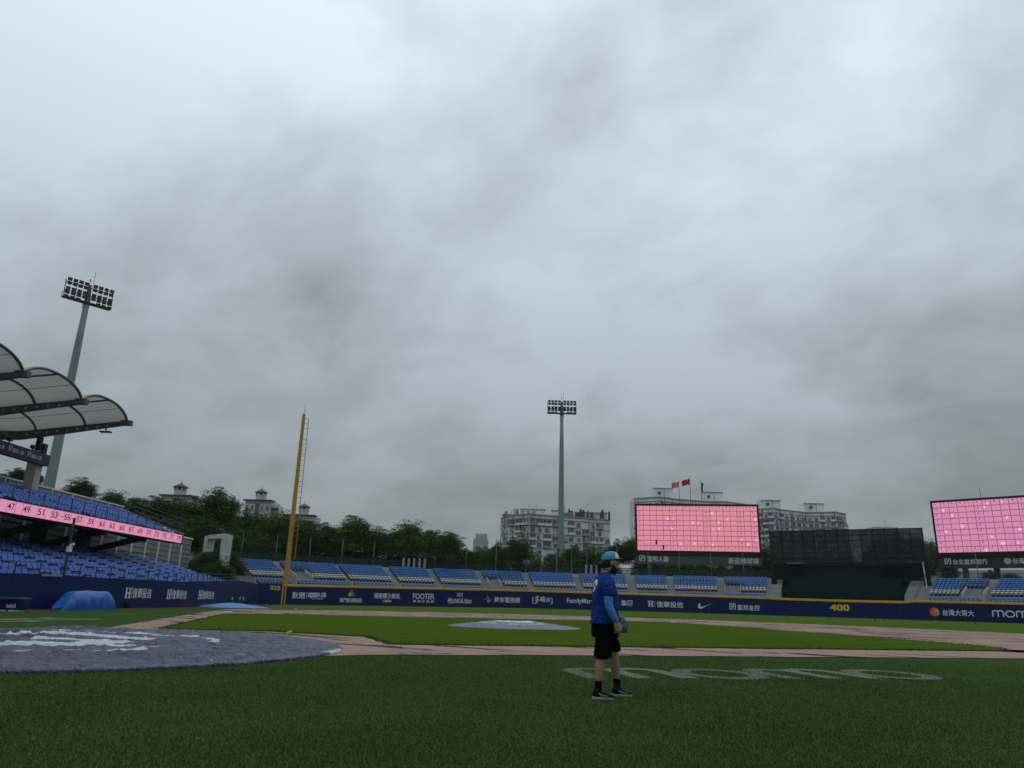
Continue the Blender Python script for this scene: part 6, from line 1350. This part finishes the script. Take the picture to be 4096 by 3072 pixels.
# --- body
b = MB(); HX = .100
usphere(b, (HX, 0, 1.755), (.098, .077, .112), 18, 12); usphere(b, (HX+.022, 0, 1.69), (.075, .062, .085), 16, 10)            # skull, jaw
usphere(b, (HX+.092, 0, 1.722), (.020, .012, .024), 10, 8); usphere(b, (HX+.098, 0, 1.712), (.016, .014, .012), 10, 8)           # nose
usphere(b, (HX+.080, 0, 1.755), (.018, .045, .012), 10, 8)                                                                   # brow
for e in (-1, 1): usphere(b, (HX-.004, e*.078, 1.728), (.020, .010, .032), 10, 8); usphere(b, (HX+.068, e*.032, 1.735), (.016, .014, .010), 8, 6)
usphere(b, (HX+.085, 0, 1.675), (.014, .024, .007), 8, 6); usphere(b, (HX+.083, 0, 1.664), (.014, .021, .008), 8, 6)             # lips
limb(b, [(.012, 0, 1.53), (.035, 0, 1.60), (.075, 0, 1.68)], [.066, .060, .056])
loft(b, [(.01, 0, .86, .11, .15), (.01, 0, 1.05, .11, .15), (.02, 0, 1.3, .12, .17), (.01, 0, 1.47, .09, .18), (.01, 0, 1.54, .06, .10)])
RA = [(.000, -.185, 1.475), (.004, -.250, 1.31), (.000, -.275, 1.175), (.040, -.285, 1.06), (.084, -.280, .975)]
LA = [(.005, .185, 1.475), (.03, .245, 1.31), (.055, .265, 1.19), (.16, .235, 1.09), (.25, .19, 1.015)]
limb(b, RA, [.060, .052, .046, .043, .031]); limb(b, LA, [.060, .052, .046, .043, .031])
# right hand: palm, four curled fingers, thumb
usphere(b, (.096, -.282, .925), (.040, .022, .056), 12, 8, [(.97, 0, .25), (0, 1, 0), (-.25, 0, .97)])
for k, (fx, ln) in enumerate(((.136, .94), (.118, 1.0), (.098, .95), (.079, .78))):
    z0 = .892-.002*k; y0 = -.288+.004*k; limb(b, [(fx-.012, y0, z0+.012), (fx+.004, y0-.004, z0-.034*ln), (fx+.004, y0+.012, z0-.062*ln), (fx-.010, y0+.028, z0-.068*ln)], [.0125, .0115, .0105, .009], 9)
limb(b, [(.112, -.272, .948), (.144, -.268, .918), (.152, -.266, .885), (.144, -.262, .862)], [.016, .0135, .012, .0095], 9)
# left hand inside the glove
usphere(b, (.275, .175, .965), (.03, .03, .05), 10, 8)
RL = [(-.015, -.095, .90), (-.035, -.11, .70), (-.060, -.125, .50), (-.090, -.138, .36), (-.105, -.145, .22), (-.112, -.148, .09)]; LL = [(.02, .095, .90), (.085, .11, .72), (.150, .125, .52), (.178, .140, .37), (.196, .150, .22), (.204, .155, .09)]
for Q in (RL, LL): limb(b, Q, [.095, .082, .060, .058, .040, .034])
for e, Q in ((-1, RL), (1, LL)): usphere(b, (Q[3][0]-.016, Q[3][1], .375), (.045, .046, .085), 12, 8)
body = fuse(b, .0075, 'body', M_SKIN, per, 3)
# --- hair, beard
h = MB(); usphere(h, (HX-.040, 0, 1.735), (.068, .082, .080), 16, 10); usphere(h, (HX-.055, 0, 1.69), (.050, .060, .055), 14, 8); usphere(h, (-.030, -.004, 1.705), (.046, .046, .046), 14, 10); usphere(h, (-.052, .0, 1.69), (.028, .03, .033), 10, 8)
hair = fuse(h, .007, 'hair', M_HAIR, per, 2, lambda x, y, z: .006*mnoise.noise(Vector((x*40, y*40, z*14))))
h = MB(); usphere(h, (HX+.022, 0, 1.655), (.070, .066, .058), 16, 10); usphere(h, (HX+.040, 0, 1.632), (.048, .046, .052), 14, 10); usphere(h, (HX+.020, 0, 1.685), (.034, .0765, .050), 14, 8)
fuse(h, .006, 'beard', M_HAIR, per, 2, lambda x, y, z: .005*mnoise.noise(Vector((x*50, y*50, z*18))))
for e in (-1, 1): m_ = MB(); usphere(m_, (HX+.080, e*.032, 1.736), (.007, .010, .007), 8, 6); part(m_, 'eye', mat('eye_%d' % (e+1), (.03, .025, .02), .2), per, True)
# --- cap
CZ, CX = 1.775, HX-.004; cs = MB(); n, m_ = 28, 10; vs = []; fs = []
cap_tilt = math.radians(-4)
def capp(u, a):
    r = math.cos(u)**.72; z = math.sin(u); x = .113*r*math.cos(a); y = .091*r*math.sin(a); return (CX+x*math.cos(cap_tilt)+z*.128*math.sin(-cap_tilt)*.0, y, CZ+.118*z+x*.10)
for i in range(m_+1):
    for k in range(n): vs.append(capp(math.pi/2*i/m_*.985, 2*math.pi*k/n))
for i in range(m_):
    for k in range(n): fs.append((i*n+k, i*n+(k+1) % n, (i+1)*n+(k+1) % n, (i+1)*n+k))
fs.append(tuple(m_*n+k for k in range(n)))
cs.add(vs, fs); cs.m = [1 if np.mean([vs[i][0] for i in f]) > CX+.052 and abs(np.mean([vs[i][1] for i in f])) < .085 else 0 for f in fs]; cap = part(cs, 'cap', [M_CAP, M_CAPW], per, True); md = cap.modifiers.new('thick', 'SOLIDIFY'); md.thickness = .004
bm_ = MB(); vs = []; nb = 14
for i in range(6):
    q = i/5
    for k in range(nb+1):
        a = math.radians(-72+144*k/nb); r0 = np.array([.111*math.cos(a), .089*math.sin(a)]); ext = .082*max(0, math.cos(a*1.15))**.6; vs.append((CX+r0[0]+ext*q, r0[1]*(1+.02*q), CZ+.006+r0[0]*.10+(ext*q)*.04-.35*(r0[1]**2)*6*q*.45))
bm_.add(vs, [(i*(nb+1)+k, i*(nb+1)+k+1, (i+1)*(nb+1)+k+1, (i+1)*(nb+1)+k) for i in range(5) for k in range(nb)]); br = part(bm_, 'brim', M_BRIM, cap, True); md = br.modifiers.new('thick', 'SOLIDIFY'); md.thickness = .006
m2 = MB(); usphere(m2, (CX, 0, CZ+.118), (.008, .008, .005), 8, 6); part(m2, 'button', M_CAP, cap, True)
# --- shirt
TR = [(.004, 0, .935, .166, .212), (.010, 0, .96, .163, .210), (.016, 0, 1.05, .156, .203), (.020, 0, 1.20, .153, .200), (.020, 0, 1.33, .148, .213), (.018, 0, 1.42, .133, .220), (.014, 0, 1.49, .108, .205), (.012, 0, 1.535, .086, .165), (.014, 0, 1.568, .072, .110), (.018, 0, 1.592, .067, .078), (.022, 0, 1.606, .064, .070)]
s = MB(); loft(s, TR); limb(s, [(.008, -.165, 1.480), (.008, -.225, 1.41), (.006, -.262, 1.325)], [.085, .078, .068], 16); limb(s, [(.008, .165, 1.480), (.02, .225, 1.41), (.034, .258, 1.325)], [.085, .078, .068], 16)
def wr(x, y, z): return .008*mnoise.noise(Vector((x*7, y*7, z*4)))+.011*max(0, 1-abs(mnoise.noise(Vector((x*8+z*6, y*8, z*7)))*2.6))**2+(.004*math.sin(14*math.atan2(y, x)) if z < 1.0 else 0)
shirt = fuse(s, .009, 'shirt', M_SHIRT, per, 5, wr)
def back_fn(u, v):
    Zs = [r[2] for r in TR]; a = np.interp(v, Zs, [r[3] for r in TR]); bb = np.interp(v, Zs, [r[4] for r in TR]); cx_ = np.interp(v, Zs, [r[0] for r in TR]); return (cx_-a*max(.02, 1-abs(u/bb)**2.3)**(1/2.3)-.012, u, v)
m2 = MB(); v_, f_, _ = text_geo('9', .04); m2.add([back_fn(.02-.14*p[0], 1.335+.175*p[1]) for p in v_], f_); part(m2, 'number', M_WHITE, shirt)
# --- sleeve on the near arm
s = MB(); limb(s, [RA[1], RA[2], RA[3], (.078, -.281, .990)], [.0600, .0535, .0495, .0395], 16); fuse(s, .007, 'arm_sleeve', M_SLEEVE, per, 2, lambda x, y, z: .0022*math.sin(z*75+x*30)*max(0, 1-abs(z-1.17)*8))
# --- shorts
s = MB(); loft(s, [(.006, 0, .975, .140, .182), (.008, 0, .93, .150, .192), (.014, 0, .83, .160, .200), (.018, 0, .76, .158, .198)])
limb(s, [(-.008, -.095, .80), (-.030, -.115, .66), (-.052, -.128, .575)], [.118, .108, .100], 18); limb(s, [(.045, .095, .80), (.105, .115, .70), (.142, .130, .635)], [.118, .106, .098], 18)
loft(s, [(-.050, -.128, .515, .100, .098), (-.040, -.120, .62, .105, .104), (-.02, -.11, .72, .11, .11)], 24, 2.1); loft(s, [(.152, .130, .575, .096, .095), (.128, .123, .66, .103, .102), (.08, .11, .76, .11, .11)], 24, 2.1)
fuse(s, .009, 'shorts', M_SHORTS, per, 3, lambda x, y, z: .006*mnoise.noise(Vector((x*8, y*8, z*5)))+.005*(1-abs(mnoise.noise(Vector((x*12, y*12, z*6)))*2)))
# --- socks and shoes
for nm, Q, fx, fy, yaw in (('near', RL, -.112, -.148, -.16), ('far', LL, .204, .155, .0)):
    s = MB(); limb(s, [(Q[4][0]-.0, Q[4][1], .205), (fx, fy, .12), (fx+.008, fy, .07)], [.046, .042, .044], 14); fuse(s, .007, 'sock', M_SOCK, per, 2)
    c, sn = math.cos(yaw), math.sin(yaw); T = lambda x, y, z: (fx+.9*(c*x-sn*y), fy+.95*(sn*x+c*y), z)
    prof = [(-.078, .022, .055, .075), (-.06, .034, .03, .105), (-.02, .040, .03, .118), (.03, .042, .03, .105), (.09, .046, .03, .085), (.15, .047, .03, .070), (.19, .036, .03, .060), (.212, .018, .035, .050)]
    s = MB(); rg = []
    for x, w, zl, zh in prof: rg.append([T(x, w*math.cos(t), (zl+zh)/2+(zh-zl)/2*math.sin(t)) for t in np.linspace(0, 2*math.pi, 17)[:-1]])
    s.rings(rg); limb(s, [T(-.005, 0, .115), T(-.012, 0, .075)], [.046, .048], 12); sho = fuse(s, .006, 'shoe', M_SHOE, per, 2)
    s = MB(); out_ = [(-.088, .018), (-.075, .036), (-.02, .040), (.05, .042), (.12, .052), (.18, .046), (.212, .026), (.222, .008)]; pl = [(x, w) for x, w in out_]+[(x, -w) for x, w in out_[::-1]]
    pl = [(x*.93, y*.84) for x, y in pl]; nn = len(pl); lo = [T(x, y, .0) for x, y in pl]; mi_ = [T(x*1.01, y*1.03, .008) for x, y in pl]; hi = [T(x, y*.98, .017+(.016 if x < -.05 else 0)) for x, y in pl]; s.rings([lo, mi_, hi]); part(s, 'sole', M_SOLE, sho)
    s = MB(); sw = [(.150, .047), (.06, .060), (.02, .075), (-.015, .100), (-.012, .082), (.02, .058), (.06, .046), (.105, .043)]
    s.add([T(x, -(.0435+.0055*(x > .05)+.003), z) for x, z in sw], [(0, 1, 6, 7), (1, 2, 5, 6), (2, 3, 4, 5)]); part(s, 'side_mark', M_SOLE, sho)
    s = MB()
    for k in range(4): s.bar(T(.03+.022*k, -.018, .108-.006*k), T(.03+.022*k, .018, .108-.006*k), .007)
    part(s, 'lace', M_SHOE, sho)
s = MB(); s.add([(-.06, -.2275, .547), (-.035, -.2285, .538), (-.02, -.2275, .552), (-.034, -.2285, .546)], [(0, 1, 2, 3)]); part(s, 'short_mark', M_WHITE, bpy.data.objects['shorts'])
# --- glove held on the far hand
M_GLOVE = mat('teal_blue_leather', (.030, .115, .175), .45, .25, 14, .3, 50)
gl = thing('baseball_glove', (porg[0], porg[1], porg[2]), 'blue leather baseball glove on the far hand of the player', 'glove'); gl.rotation_euler = (0, 0, pyaw); gl.scale = (1, 1, .918)
s = MB(); GX = .062; gc = np.array([.218+GX, .185, .925]); usphere(s, gc, (.058, .045, .085), 16, 10)
for k in range(4):
    x = .178+GX+.028*k; limb(s, [(x, .165+.01*k, .935), (x+.004, .145, .875), (x+.002, .150, .825-.004*(k == 0))], [.024, .022, .017], 10)
limb(s, [(.252+GX, .190, .975), (.282+GX, .170, .925), (.272+GX, .155, .865)], [.026, .025, .018], 10); usphere(s, (.245+GX, .17, .885), (.045, .02, .055), 12, 8); usphere(s, (.21+GX, .188, 1.0), (.042, .040, .03), 12, 8)
g_ = fuse(s, .0065, 'shell', M_GLOVE, gl, 2, lambda x, y, z: .004*mnoise.noise(Vector((x*60, y*60, z*40))))
s = MB()
for k in range(5): s.bar((.175+GX+.022*k, .128, .90-.004*k), (.185+GX+.022*k, .126, .885-.004*k), .006)
part(s, 'lacing', M_BRIM, gl)

# ================================================================= turf fibres near the camera
g = np.random.default_rng(12); NB = 800000
fwd = math.atan2(CF[0], CF[1]); r = 4.4+ (22-4.4)*g.random(NB)**1.15; a = fwd+math.radians(41)*(g.random(NB)*2-1); X_ = CAM[0]+r*np.sin(a); Y_ = CAM[1]+r*np.cos(a)
v = (X_-Y_)*.70711; keep = (v > 2.62+.12*g.random(NB)+.025*np.maximum(0, 14-(X_+Y_)*.70711)) & (np.hypot(X_-.42, Y_+1.25) > 6.08) & (g.random(NB) < np.clip((21.5-r)/9.0, 0, 1)); X_, Y_, r = X_[keep], Y_[keep], r[keep]; n = len(X_)
paint = np.zeros(n); U_ = ((X_+Y_)*.70711-8.85)/.945; V_ = 7.42-(X_-Y_)*.70711
sel = np.where((U_ > -.4) & (U_ < 7.2) & (V_ > -.4) & (V_ < 2.1))[0]; best = np.full(len(sel), 9.0)
for pts, cl in S:
    P = pts+[pts[0]] if cl else pts
    for (ax_, ay_), (bx_, by_) in zip(P, P[1:]):
        dx_, dy_ = bx_-ax_, by_-ay_; t = np.clip(((U_[sel]-ax_)*dx_+(V_[sel]-ay_)*dy_)/(dx_*dx_+dy_*dy_), 0, 1); best = np.minimum(best, np.hypot(U_[sel]-ax_-t*dx_, V_[sel]-ay_-t*dy_))
paint[sel] = ((best < .17) & (g.random(len(sel)) < .8)).astype(float)
th = g.random(n)*6.283; wd = (.0018+.0022*g.random(n))*(1+.06*r); ht = (.010+.014*g.random(n)); lean = .018*g.random(n); lt = g.random(n)*6.283
V3 = np.empty((n, 3, 3)); V3[:, 0] = np.stack([X_-wd*np.cos(th), Y_-wd*np.sin(th), np.zeros(n)], 1); V3[:, 1] = np.stack([X_+wd*np.cos(th), Y_+wd*np.sin(th), np.zeros(n)], 1); V3[:, 2] = np.stack([X_+lean*np.cos(lt), Y_+lean*np.sin(lt), ht], 1)
me = bpy.data.meshes.new('turf_fibres'); me.vertices.add(3*n); me.vertices.foreach_set('co', V3.ravel()); me.loops.add(3*n); me.loops.foreach_set('vertex_index', np.arange(3*n)); me.polygons.add(n); me.polygons.foreach_set('loop_start', np.arange(n)*3); me.polygons.foreach_set('loop_total', np.full(n, 3)); me.update(calc_edges=True)
at = me.attributes.new('paint', 'FLOAT', 'POINT'); at.data.foreach_set('value', np.repeat(paint, 3))
m = bpy.data.materials.new('turf_fibre'); m.use_nodes = True; t_ = m.node_tree; N = t_.nodes; K = t_.links.new; b = N['Principled BSDF']; b.inputs['Roughness'].default_value = .6; b.inputs['Specular IOR Level'].default_value = .08
ge = N.new('ShaderNodeNewGeometry'); rp = N.new('ShaderNodeValToRGB'); K(ge.outputs['Random Per Island'], rp.inputs[0]); e = rp.color_ramp.elements; e[0].color = (.036, .076, .020, 1); e[1].color = (.098, .156, .048, 1); q = e.new(.7); q.color = (.066, .124, .033, 1); q = e.new(.97); q.color = (.11, .16, .045, 1)
av = N.new('ShaderNodeAttribute'); av.attribute_name = 'paint'; mx = N.new('ShaderNodeMix'); mx.data_type = 'RGBA'; K(av.outputs['Fac'], mx.inputs[0]); K(rp.outputs[0], mx.inputs[6]); mx.inputs[7].default_value = (.105, .150, .098, 1)
co = N.new('ShaderNodeTexCoord'); no = N.new('ShaderNodeTexNoise'); no.inputs['Scale'].default_value = .5; no.inputs['Detail'].default_value = 5; K(co.outputs['Object'], no.inputs['Vector']); mr = N.new('ShaderNodeMapRange'); mr.inputs[1].default_value = .3; mr.inputs[2].default_value = .7; mr.inputs[3].default_value = .82; mr.inputs[4].default_value = 1.15; K(no.outputs['Fac'], mr.inputs[0])
vm = N.new('ShaderNodeVectorMath'); vm.operation = 'SCALE'; K(mx.outputs[2], vm.inputs[0]); K(mr.outputs[0], vm.inputs['Scale']); K(vm.outputs[0], b.inputs['Base Color'])
me.materials.append(m); ob = link('turf_fibres', me, None, (0, 0, 0)); stuff(ob); tag(ob, 'short dark green artificial turf fibres covering the foul ground', 'turf')

# ================================================================= damp air
HZ = MB(); HZ.box((0, 18.4, 35.0), (10400, 10400, 76.0)); hz = HZ.build('haze', None or mat('haze_unused', (.5, .5, .5))); hz.data.materials.clear()
hm = bpy.data.materials.new('damp_air'); hm.use_nodes = True; t_ = hm.node_tree; t_.nodes.clear(); ho = t_.nodes.new('ShaderNodeOutputMaterial'); hv = t_.nodes.new('ShaderNodeVolumePrincipled'); hv.inputs['Color'].default_value = (.86, .90, .93, 1); hv.inputs['Density'].default_value = .0001; hv.inputs['Anisotropy'].default_value = .2; t_.links.new(hv.outputs[0], ho.inputs['Volume']); hz.data.materials.append(hm); stuff(hz); tag(hz, 'thin damp haze hanging over the whole ballpark', 'haze')
